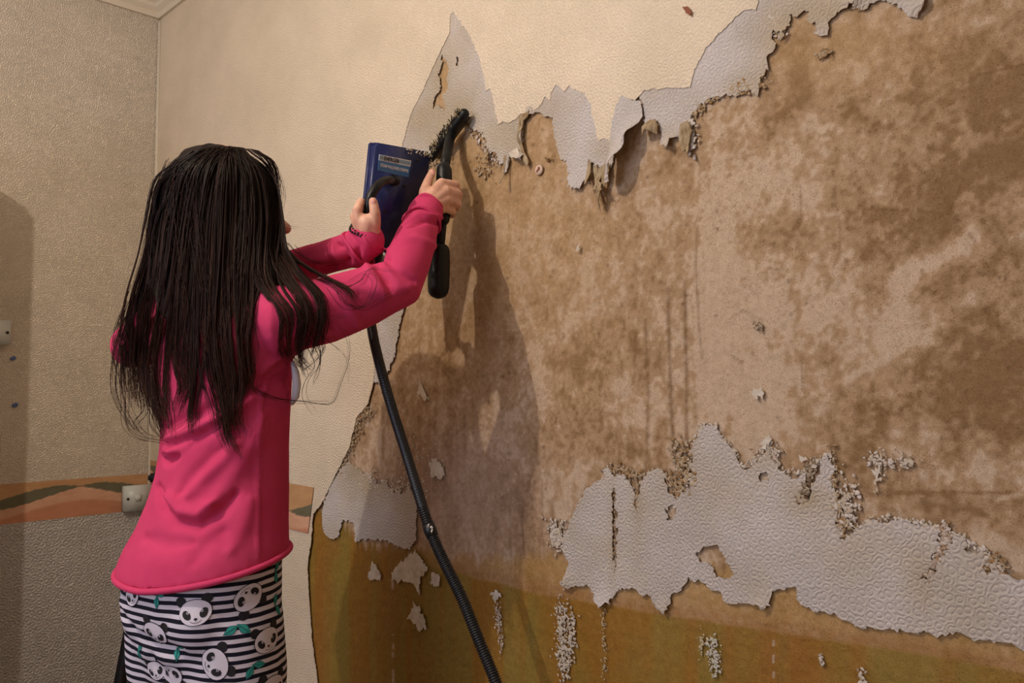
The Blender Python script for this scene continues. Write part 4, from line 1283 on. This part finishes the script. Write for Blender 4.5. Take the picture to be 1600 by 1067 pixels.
def panda(px, py, ang, sc=1.0):
    d = Decal(px, py, ang, sc)
    if not d.ok: return
    for s_ in (-1, 1): d.disc(s_ * .0195, .0185, .0085, .0080, 0, 0, 0)
    fc = lambda t_: 1 + .06 * math.cos(2 * t_)
    d.disc(0, 0, .0240, .0212, 0, 1, 0, 24, fc)
    d.disc(0, 0, .0229, .0201, 0, 2, 1, 24, fc)
    for s_ in (-1, 1):
        d.disc(s_ * .0125, -.002, 0.0056, .0078, -s_ * 35, 3, 0)
        d.disc(s_ * .0100, .0012, .0021, .0021, 0, 4, 1, 10); d.disc(s_ * .0100, .0012, .0011, .0011, 0, 5, 0, 8)
    d.disc(0, -.0095, .0026, .0018, 0, 3, 0, 10)
    d.stroke([(0, -.0110), (0, -.0128)], .0003, 3, 0)
    d.stroke([(x_ / 1000, -.0150 + .0022 * (abs(x_) / 7) ** 2) for x_ in range(-8, 9, 2)], .00035, 3, 0)
    d.mb.build('panda_print', [M['pan_b'], M['pan_w']], LG)


def leaf(px, py, ang, sc=1.0, two=True):
    d = Decal(px, py, ang, sc)
    if not d.ok: return
    lf = lambda t_: 1 - .42 * abs(math.sin(t_)) ** 0.6 * (abs(math.cos(t_)) ** .6)
    for (cx, rot) in ([(-.0085, 28), (.0085, -38)] if two else [(0, 60)]):
        d.disc(cx, .001, .0118, .0066, rot, 0, 0, 22, lf)
        d.disc(cx, .001, .0110, .0058, rot, 1, 1, 22, lf)
        a = math.radians(rot)
        d.stroke([(cx + t_ * math.cos(a), .001 + t_ * math.sin(a)) for t_ in (-.009, -.004, 0, .004, .009)], .0003, 2, 0)
    d.mb.build('leaf_print', [M['pan_b'], M['pan_t']], LG)


for p_ in [(305, 957, 10), (388, 933, 208), (243, 990, -12, .95), (336, 1037, -70), (417, 1000, 8, .95), (243, 1047, 20, .8), (268, 1054, 190, .9), (207, 930, 30, .8), (426, 1075, 0), (290, 1100, 40)]: panda(*p_)
for p_ in [(249, 935, 60, .9), (371, 985, 0, 1.15), (282, 1015, 60, .95), (398, 1045, 30), (432, 893, 80), (432, 944, 80), (219, 1018, 70, .8), (330, 1085, 0)]: leaf(*p_)

# ------------------------------------------------------------------ hair
headb = bvh_of([bme, sme, lme])
core = MB()
def hb(px, py, d, a, b, h): core.ball(at(px, py, d), (a, b, h), RHc, 28, 18)
RHc = Matrix((RT, FW0, Vector((0, 0, 1)))).transposed()
core.ball(HC + Vector((0, 0, .006)) - FW0 * .012 - RT * .006, (.096, .090, .089), RHc, 32, 20)
def hrow(l, r, y, d, b): return (at((l + r) / 2, y, d), (r - l) / 2 / F * d, b, RT, FW0)
core.loft([hrow(270, 420, 262, 1.385, .06), hrow(252, 435, 300, 1.38, .075), hrow(246, 436, 340, 1.375, .072), hrow(243, 436, 380, 1.36, .065), hrow(238, 444, 410, 1.335, .055), hrow(230, 456, 440, 1.315, .040), hrow(236, 450, 470, 1.295, .022), hrow(250, 420, 495, 1.282, .012), hrow(266, 390, 510, 1.278, .005)], 32, 2.2)
hme = fused(core, .006, 8, .5)
# keep the core clear of the visible cheek: strand streaks on it
vco = np.array([v.co[:] for v in hme.vertices]); vno = np.array([v.normal[:] for v in hme.vertices])
uu = (vco - np.array(CAM[:])) @ np.array(RT[:])
vco += vno * (.006 * (vn(uu * 150, vco[:, 2] * 6, 3) - .5) + .006 * (vn(uu * 50, vco[:, 2] * 5, 4) - .5))[:, None]
hme.vertices.foreach_set('co', vco.ravel().astype(np.float32)); hme.update()
sh = np.clip(.02 + .25 * (vn(uu * 220, vco[:, 2] * 8, 9) - .4), 0, 1)
a_ = hme.attributes.new('shade', 'FLOAT', 'POINT'); a_.data.foreach_set('value', sh.astype(np.float32))
HA = link('hair', hme, M['hair'], P)
HA['label'] = 'long dark brown hair hanging down the back'
allb = bvh_of([bme, sme, hme])


def catmull(pts, n):
    pts = [np.array(p_, float) for p_ in pts]
    pts = [2 * pts[0] - pts[1]] + pts + [2 * pts[-1] - pts[-2]]
    out = []
    segs = len(pts) - 3
    for i in range(n):
        t_ = i / (n - 1) * segs; k = min(int(t_), segs - 1); f_ = t_ - k
        p0, p1, p2, p3 = pts[k:k + 4]
        out.append(.5 * ((2 * p1) + (-p0 + p2) * f_ + (2 * p0 - 5 * p1 + 4 * p2 - p3) * f_ ** 2 + (-p0 + 3 * p1 - 3 * p2 + p3) * f_ ** 3))
    return out


class Strands:
    def __init__(s): s.v, s.f, s.c = [], [], []

    def add(s, pts, r, shade):
        n = 3; b = len(s.v); m_ = len(pts)
        for i, p_ in enumerate(pts):
            t_ = (pts[min(i + 1, m_ - 1)] - pts[max(i - 1, 0)])
            if t_.length < 1e-9: t_ = Vector((0, 0, -1))
            t_.normalize(); sd = t_.cross(FW).normalized() if abs(t_.dot(FW)) < .98 else RT; u_ = t_.cross(sd)
            rr = r * (1 - .65 * (i / (m_ - 1)) ** 2)
            for k in range(n):
                a = 2 * math.pi * k / n
                s.v.append(p_ + (sd * math.cos(a) + u_ * math.sin(a)) * rr); s.c.append(min(1, shade * .6 + .75 * (i / (m_ - 1)) ** 2 * (.4 + shade)))
        for i in range(m_ - 1):
            for k in range(n):
                k2 = (k + 1) % n
                s.f.append((b + i * n + k, b + i * n + k2, b + (i + 1) * n + k2, b + (i + 1) * n + k))

    def build(s, name, parent):
        me = bpy.data.meshes.new(name); me.from_pydata(s.v, [], s.f)
        a = me.attributes.new('shade', 'FLOAT', 'POINT'); a.data.foreach_set('value', np.array(s.c, dtype=np.float32))
        return link(name, me, M['hair'], parent, True)


def strand3d(pxpts, off, dflt):
    """lays a strand over the head, hair mass and back"""
    ds = []
    last = None
    for (x_, y_) in pxpts:
        r_ = ray(x_, y_).normalized()
        h, n_, i_, dd = allb.ray_cast(CAM, r_)
        d_ = None
        if h is not None:
            d_ = (h - CAM).dot(FW)
            if d_ > dflt + .12: d_ = None
        ds.append(d_)
    known = [i for i, d_ in enumerate(ds) if d_ is not None]
    if not known: ds = [dflt] * len(ds)
    else:
        for i in range(len(ds)):
            if ds[i] is None:
                k = min(known, key=lambda q_: abs(q_ - i)); ds[i] = ds[k] * .5 + dflt * .5 if abs(k - i) > 3 else ds[k]
    ds = np.array(ds)
    for _ in range(4): ds[1:-1] = np.minimum(ds[1:-1], (ds[:-2] + ds[2:]) / 2 + .002)
    for _ in range(3): ds[1:-1] = (ds[:-2] + ds[1:-1] * 2 + ds[2:]) / 4
    return [at(x_, y_, d_ - off) for (x_, y_), d_ in zip(pxpts, ds)]


rnd = random.Random(11)
# locks: guide (px), start spread, mid spread, end spread, count, radius
locks = [
    ([(322, 229), (268, 264), (248, 330), (232, 400), (214, 470), (202, 535), (206, 590), (214, 630)], 14, 12, 6, 150, .10),
    ([(326, 229), (266, 272), (248, 340), (238, 420), (226, 500), (216, 560), (218, 605), (224, 640)], 14, 12, 6, 170, .10),
    ([(330, 229), (284, 262), (266, 330), (254, 420), (236, 510), (228, 570), (240, 625), (246, 660)], 14, 16, 8, 170, .12),
    ([(338, 229), (300, 258), (282, 330), (270, 420), (258, 510), (250, 575), (258, 630), (252, 670)], 16, 16, 8, 170, .12),
    ([(344, 229), (318, 258), (301, 330), (290, 420), (284, 500), (276, 570), (286, 610), (280, 650)], 16, 16, 7, 160, .10),
    ([(350, 229), (334, 258), (320, 330), (315, 420), (312, 510), (306, 590), (300, 640), (304, 680)], 16, 16, 6, 160, .10),
    ([(354, 229), (350, 258), (344, 330), (340, 420), (338, 510), (344, 600), (352, 650), (364, 700)], 16, 16, 7, 170, .12),
    ([(360, 229), (368, 258), (368, 330), (364, 420), (366, 510), (372, 590), (368, 640), (378, 680)], 16, 16, 7, 160, .10),
    ([(368, 229), (386, 258), (394, 330), (390, 420), (388, 480), (382, 530), (390, 590), (384, 620)], 14, 15, 6, 150, .08),
    ([(366, 230), (402, 260), (414, 330), (414, 405), (422, 450), (446, 492), (456, 545), (470, 580)], 12, 13, 9, 170, .30),
    ([(368, 231), (414, 266), (430, 330), (431, 388), (448, 430), (474, 478), (470, 540), (486, 590)], 10, 11, 10, 180, .30),
    ([(368, 231), (418, 270), (434, 340), (436, 385), (462, 418), (494, 462), (486, 520), (500, 560)], 8, 11, 12, 190, .30),
    ([(369, 231), (420, 272), (437, 335), (438, 380), (462, 404), (502, 430), (540, 452), (560, 476)], 6, 8, 8, 110, .14),
    ([(318, 230), (258, 280), (246, 360), (228, 450), (194, 520), (188, 590), (200, 640), (226, 680)], 8, 8, 10, 34, .2),
    ([(330, 230), (256, 320), (238, 440), (230, 560), (238, 620), (250, 660), (262, 690)], 10, 10, 8, 80, .15),
    ([(350, 230), (330, 330), (325, 450), (328, 560), (338, 620), (352, 670), (366, 712)], 14, 16, 10, 70, .12),
    ([(345, 229), (300, 250), (290, 300), (300, 420), (312, 480), (306, 520), (310, 560)], 30, 34, 20, 170, .1),
    ([(365, 229), (390, 250), (400, 300), (384, 400), (368, 460), (356, 510), (350, 560)], 24, 24, 16, 150, .1),
]
ST = Strands()
for (g, s0_, s1_, s2_, cnt, wavy) in locks:
    gl = catmull(g, 26); gph = rnd.uniform(0, 6.28); sub = [rnd.gauss(0, 1.1) for _ in range(6)]
    for _ in range(cnt):
        gx = sub[rnd.randrange(len(sub))] + rnd.gauss(0, .16); e = max(.45, 1 - abs(rnd.gauss(0, .20)))
        ph = rnd.uniform(0, 6.28); fr = rnd.uniform(.5, 1.3); amp = rnd.uniform(.5, 4.5)
        pts = []
        nn_ = 22
        for i in range(nn_):
            t_ = i / (nn_ - 1) * e
            k = t_ * (len(gl) - 1); k0 = int(k); k1 = min(k0 + 1, len(gl) - 1); f_ = k - k0
            p_ = gl[k0] * (1 - f_) + gl[k1] * f_
            sp_ = s0_ + (s1_ - s0_) * min(1, t_ * 2) if t_ < .5 else s1_ + (s2_ - s1_) * (t_ - .5) * 2
            w_ = (amp * 1.5 * math.sin(ph + t_ * 6.28 * fr * 1.6) + 34 * wavy * math.sin(gph + t_ * 15)) * t_ * t_
            xx = p_[0] + gx * sp_ * .62 + w_ + 3 * t_ * math.sin(sub[0] * 9 + gx * 5 + t_ * 9)
            pts.append((xx + 5 * wavy * 4 * t_ ** 2 * math.sin(t_ * 17 + sub[1] * 5), p_[1] + max(0, 1 - t_ * 5) * (xx - 352) ** 2 / 420))
        ST.add(strand3d(pts, .002 + abs(rnd.gauss(0, .005)) , 1.30), rnd.uniform(.00035, .0007), min(1, max(0, rnd.gauss(.18, .24))))
o = ST.build('hair_locks', HA); o['kind'] = 'stuff'

WS = Strands()
wisps = [
    ([(385, 560), (384, 592), (405, 615), (450, 628), (505, 630), (517, 630)], 3, 1.28), ([(395, 570), (390, 600), (430, 622), (480, 628), (516, 631), (530, 600), (543, 560), (540, 525), (520, 500)], 3, 1.28),
    ([(470, 520), (486, 545), (495, 570), (478, 595), (474, 620), (490, 645)], 3, 1.27), ([(480, 510), (500, 548), (498, 580), (490, 602)], 4, 1.27), ([(485, 500), (505, 540), (495, 560), (470, 580)], 5, 1.27),
    ([(450, 380), (470, 400), (500, 412), (540, 408)], 4, 1.33), ([(500, 432), (535, 452), (545, 470), (570, 482), (600, 468), (620, 455)], 4, 1.29), ([(520, 445), (545, 478), (575, 475), (590, 440), (575, 425), (545, 440)], 3, 1.29),
    ([(500, 430), (530, 450), (560, 440), (575, 422), (610, 425)], 3, 1.29), ([(460, 480), (470, 497), (500, 500), (540, 495)], 3, 1.27), ([(190, 560), (194, 620), (196, 660), (215, 682), (252, 690)], 6, 1.33), ([(215, 590), (225, 640), (212, 660), (230, 680), (255, 688)], 6, 1.32),
    ([(232, 590), (236, 640), (238, 670), (256, 690)], 8, 1.30), ([(200, 470), (180, 520), (178, 560), (190, 600)], 7, 1.36), ([(205, 450), (188, 500), (180, 545)], 5, 1.36), ([(345, 600), (350, 650), (365, 690), (378, 715)], 7, 1.28), ([(330, 600), (340, 640), (352, 680), (360, 705)], 6, 1.28),
    ([(310, 600), (300, 650), (275, 670)], 4, 1.28), ([(255, 600), (270, 640), (272, 680)], 4, 1.28), ([(370, 580), (372, 640), (385, 680)], 5, 1.28), ([(262, 260), (248, 290), (240, 330)], 5, 1.39), ([(268, 250), (244, 300), (232, 350), (234, 400)], 5, 1.38),
    ([(410, 245), (430, 265), (440, 300), (440, 330)], 5, 1.40), ([(430, 340), (436, 352), (450, 358), (468, 360)], 2, 1.40), ([(280, 520), (276, 560), (285, 590), (278, 620)], 6, 1.28), ([(395, 500), (400, 540), (392, 580), (400, 610)], 5, 1.27), ([(470, 440), (500, 470), (500, 520), (540, 560), (545, 600)], 2, 1.27)]
for (g, cnt, dfl) in wisps:
    gl = catmull(g, 26)
    for _ in range(cnt):
        ox, oy_ = rnd.gauss(0, 4), rnd.gauss(0, 3); ph = rnd.uniform(0, 6.28); am = rnd.uniform(0, 4)
        pts = [(p_[0] + ox * (1 - .4 * i / 25) + am * math.sin(ph + i * .3) * i / 25, p_[1] + oy_) for i, p_ in enumerate(gl)]
        WS.add(strand3d(pts, .004 + rnd.random() * .006, dfl), rnd.uniform(.0003, .00055), rnd.uniform(.1, .6))
for _ in range(170):      # short flyaways round the crown and sides
    a = rnd.uniform(-.2, math.pi + .2)
    cx_, cy_ = 345 + 92 * math.cos(a), 318 - 86 * math.sin(a)
    if a < .4 and rnd.random() < .7: continue
    dirx_ = rnd.uniform(-1, 1)
    pts = [(cx_ + 8 * dirx_ * t_ + 7 * math.cos(a) * t_ * (1.4 - t_), cy_ - (8 * math.sin(a)) * t_ * (1.2 - t_) + 9 * t_ * t_) for t_ in [i / 6 for i in range(7)]]
    WS.add([at(x_, y_, 1.392 + rnd.uniform(-.01, .01)) for x_, y_ in pts], .00022, .3)
o = WS.build('loose_hair_wisps', HA); o['kind'] = 'stuff'

# ------------------------------------------------------------------ steam plate
TL, TR_, BL = at(592, 223, 1.475), at(675, 238, 1.60), at(561, 404, 1.495)
u = (TR_ - TL); v_ = (BL - TL); uw = u.length; u.normalize(); v_ = v_ - u * v_.dot(u); vh = v_.length; v_.normalize()
nrm = u.cross(v_).normalized()
if nrm.dot(FW) > 0: nrm = -nrm           # towards the camera
cc = TL + u * uw / 2 + v_ * vh / 2
R = Matrix((u, v_, nrm)).transposed()
if R.determinant() < 0: R = Matrix((u, -v_, nrm)).transposed()
SP = empty('steam_plate', (cc.x, cc.y, cc.z)); tag(SP, 'blue rectangular wallpaper steamer plate with black handle and black hose', 'steamer')
SP['label'] = 'blue wallpaper steaming plate with black handle and long black hose, held by both hands\' left one'
SP['label'] = 'blue rectangular steam plate on a long black hose, held in the left hand'
mb = MB(); mb.box(cc - nrm * .011, uw, vh, .022, R, bevel=.005)
mb.build('tray', M['blue'], SP)
mb = MB()
for s_ in (-1, 1):
    mb.box(cc - nrm * .023 + u * s_ * (uw / 2 - .004), .006, vh - .004, .010, R, bevel=.002)
    mb.box(cc - nrm * .023 + v_ * s_ * (vh / 2 - .004), uw - .004, .006, .010, R, bevel=.002)
mb.build('rim', M['blue'], SP)


def onp(px, py, off=0.0):
    r_ = ray(px, py); t_ = (cc - CAM).dot(nrm) / r_.dot(nrm)
    return CAM + r_ * t_ + nrm * off


# sticker
a, b, c_, d_ = onp(592, 241), onp(642, 251), onp(638, 277), onp(590, 266)
def quad(name, P4, off, m_, parent, th=.0004):
    mb = MB(); f_ = [p_ + nrm * off for p_ in P4]; g_ = [p_ + nrm * (off - th) for p_ in P4]
    mb.add(f_ + g_, [(3, 2, 1, 0), (4, 5, 6, 7), (0, 1, 5, 4), (1, 2, 6, 5), (2, 3, 7, 6), (3, 0, 4, 7)])
    return mb.build(name, m_, parent, False)
def q4(u0, v0, u1, v1):
    def L(s_, t_): return (a * (1 - s_) + b * s_) * (1 - t_) + (d_ * (1 - s_) + c_ * s_) * t_
    return [L(u0, v0), L(u1, v0), L(u1, v1), L(u0, v1)]
stk = quad('sticker', q4(0, 0, 1, 1), .0006, M['sticker'], SP)
quad('white_band', q4(0, 0, 1, .36), .0010, M['sticker_w'], stk)
quad('grey_band', q4(.62, .06, .98, .29), .0013, M['sticker_g'], stk)
quad('logo_square', q4(.02, .05, .12, .30), .0013, M['sticker_g'], stk)
def lettering(txt, p0, p1, hgt, m_, parent, name, flip=False):
    cu = bpy.data.curves.new('t', 'FONT'); cu.body = txt; cu.size = 1; cu.extrude = 0.01; cu.resolution_u = 2; cu.offset = 0.02
    to = bpy.data.objects.new('t', cu); COL.objects.link(to)
    dg = bpy.context.evaluated_depsgraph_get(); me = bpy.data.meshes.new_from_object(to.evaluated_get(dg))
    bpy.data.objects.remove(to)
    xs_ = [v.co.x for v in me.vertices]; ys_ = [v.co.y for v in me.vertices]
    x0_, x1_, y0_, y1_ = min(xs_), max(xs_), min(ys_), max(ys_)
    e1_ = (p1 - p0); L = e1_.length; e1_.normalize()
    e2_ = -v_ if (-v_).dot(UP) > 0 else v_
    for v in me.vertices:
        fx = (v.co.x - x0_) / (x1_ - x0_) * L; fy = (v.co.y - y0_) / (y1_ - y0_) * hgt
        v.co = p0 + e1_ * fx + e2_ * fy + nrm * (.0019 + v.co.z * .02)
    return link(name, me, m_, parent, False)
qq = q4(.14, .05, .62, .31)
lettering('ENERGER', qq[3], qq[2], (qq[0] - qq[3]).length, M['ink'], stk, 'brand_lettering')
qq = q4(.05, .48, .95, .74)
lettering('STEAM WALLPAPER STRIPPER', qq[3], qq[2], (qq[0] - qq[3]).length * .8, M['sticker_w'], stk, 'title_lettering')
# handle: black bow from upper mount, round through the left hand
hp = [onp(613, 282, .000), at(608, 281, 1.455), at(597, 284, 1.432), at(587, 294, 1.418), at(579, 308, 1.412), at(575, 325, 1.413), at(573, 345, 1.420), at(574, 368, 1.432), at(580, 388, 1.452), onp(588, 398, .0)]
gl = [Vector(p_) for p_ in catmull([p_[:] for p_ in hp], 40)]
mb = MB(); mb.tube(gl, [.0068 + .0012 * math.sin(math.pi * i / 39) for i in range(40)], 14); mb.build('handle', M['black'], SP)
mb = MB(); mb.limb([onp(613, 282, .002), onp(613, 282, .006)], [.011, .010]); mb.build('handle_mount', M['black'], SP)
for q_ in [(600, 330), (632, 290), (652, 250)]:
    mb = MB(); p_ = onp(q_[0], q_[1], 0); mb.tube([p_ - nrm * .001, p_ + nrm * .0015], .003, 10); mb.build('rivet', M['screw'], SP)
# pulp clinging to the plate edge
mb = MB(); cols = []
for _ in range(70):
    f_ = rnd.random()
    if rnd.random() < .45: p_ = TL + u * uw * (.5 + .5 * f_) + v_ * rnd.uniform(0, .010)
    else: p_ = TL + u * (uw - rnd.uniform(0, .004)) + v_ * vh * f_ * .6
    n0 = len(mb.v); mb.ball(p_ + nrm * .001, (rnd.uniform(.001, .003), .0014, rnd.uniform(.0008, .002)), Matrix.Rotation(rnd.uniform(0, 3), 3, 'Y'), 6, 4)
    cols += [lin((206, 198, 176))] * (len(mb.v) - n0)
o = mb.build('pulp_crumbs', M['residue'], SP); tintset(o.data, np.array(cols)); o['kind'] = 'stuff'

# hose
hpts = [at(586, 398, 1.478), at(579, 425, 1.470), at(576, 455, 1.455), at(578, 490, 1.450), at(584, 530, 1.440), at(596, 580, 1.425), at(613, 640, 1.405), at(632, 700, 1.385), at(652, 765, 1.365), at(672, 828, 1.345), at(695, 880, 1.325), at(722, 935, 1.30), at(748, 1000, 1.27), at(775, 1067, 1.24), at(798, 1140, 1.215), at(820, 1230, 1.19)]
last = hpts[-1]
hpts += [Vector((last.x + .03, last.y - .02, last.z * .55)), Vector((last.x + .07, last.y - .04, .10)), Vector((last.x + .14, last.y - .08, .013)), Vector((last.x + .30, last.y - .25, .0115)), Vector((last.x + .40, last.y - .6, .0115)), Vector((last.x + .25, last.y - 1.0, .0115))]
gl = catmull([p_[:] for p_ in hpts], 1500)
rr = []
for i in range(1500):
    t_ = i / 1499
    rr.append(.0088 + (.0009 * (1 if (i % 4) < 2 else -1) if i > 600 else .0002 * math.sin(i * 1.4)))
mb = MB(); mb.tube([Vector(g) for g in gl], rr, 12); mb.build('hose', M['hose'], SP)
mb = MB(); mb.tube([at(587, 392, 1.482), at(582, 413, 1.474), at(576, 440, 1.462)], [.014, .0135, .0120], 18); mb.build('hose_connector', M['black'], SP)
mb = MB(); p0, p1 = at(668, 818, 1.348), at(676, 838, 1.342)
mb.tube([p0, p0 * .5 + p1 * .5, p1], [.0098, .0108, .0098], 16)
for k in range(7): mb.ball(at(666 + rnd.uniform(0, 14), 826 + rnd.uniform(-6, 8), 1.332), (.0016, .001, .0022), None, 6, 4, 1)
mb.build('hose_collar', [M['hose'], M['flap']], SP)
# collar behind the plate: pale pipe stub
mb = MB(); mb.limb([at(597, 402, 1.50), at(600, 415, 1.49)], [.010, .009], 12); mb.build('inlet_stub', M['plastic_w'], SP)

# ------------------------------------------------------------------ scraper
SCR = empty('wallpaper_scraper', at(693, 300, 1.575)); tag(SCR, 'long black-handled wallpaper scraper with T-shaped head, pressed to the wall by the right hand', 'scraper')
def wallp(px, py, off): 
    x_, z1 = wp(px, py); r_ = ray(px, py); t_ = (-off - CAM.y) / r_.y
    return CAM + r_ * t_
h0, h1 = wallp(674, 247, .026), wallp(725, 178, .026)
hd = (h1 - h0).normalized()
mb = MB(); 
mb.limb([h0, h0 * .7 + h1 * .3, h0 * .4 + h1 * .6, h1], [.0085, .0092, .0115, .0108], 14)
mb.build('blade_holder', M['black'], SCR)
yv = Vector((0, 1, 0)); xv = hd; zv = xv.cross(yv).normalized(); yv = zv.cross(xv)
mb = MB(); mb.box((h0 + h1) / 2 + Vector((0, .013, 0)), (h1 - h0).length * .96, .016, .0012, Matrix((xv, yv, zv)).transposed()); mb.build('blade', M['steel'], SCR)
neck = h0 * .55 + h1 * .45
mb = MB(); mb.tube([h0 * .35 + h1 * .65, wallp(701, 226, .040), wallp(698, 244, .060), at(695, 262, 1.585)], [.0095, .0100, .0095, .0090], 16); mb.build('neck', M['black'], SCR)
g0 = at(694, 262, 1.585)
mb = MB(); mb.tube([at(695, 255, 1.588), at(694.5, 260, 1.586), g0, at(694, 268, 1.584), at(694, 280, 1.581), at(693, 330, 1.572), at(692.5, 345, 1.570), at(692, 350, 1.569)], [.0085, .0115, .0135, .0150, .0155, .0145, .0120, .008], 20); mb.build('front_grip', M['black'], SCR)
mb = MB(); mb.tube([at(693, 335, 1.572), at(687, 392, 1.560)], [.0080, .0085], 16); mb.build('shaft', M['black'], SCR)
mb = MB(); e0, e1_ = at(687, 382, 1.562), at(684.5, 466, 1.540)
ds_ = [0, .03, .08, .16, .3, .6, .8, .90, .96, 1.0]; rs_ = [.010, .0155, .0185, .0200, .0205, .0208, .0205, .0185, .0140, .005]
mb.tube([e0 + (e1_ - e0) * q_ for q_ in ds_], rs_, 22); mb.build('end_grip', M['black'], SCR)
# wet pulp stuck on the head
mb = MB(); cols = []
for _ in range(260):
    f_ = rnd.uniform(.1, 1); p_ = h0 + (h1 - h0) * f_
    sd_ = UP * .6 - RT * .8
    p_ = p_ + sd_ * rnd.uniform(.002, .016) - FW * rnd.uniform(.0, .012)
    n0 = len(mb.v); mb.ball(p_, (rnd.uniform(.0006, .0013), .0010, rnd.uniform(.002, .006)), Matrix.Rotation(rnd.uniform(-.9, .3), 3, 'Y'), 6, 4)
    cols += [lin(rnd.choice([(186, 172, 136), (60, 54, 46), (70, 60, 50), (150, 130, 92), (40, 36, 32)]))] * (len(mb.v) - n0)
o = mb.build('wet_pulp', M['residue'], SCR); tintset(o.data, np.array(cols)); o['kind'] = 'stuff'
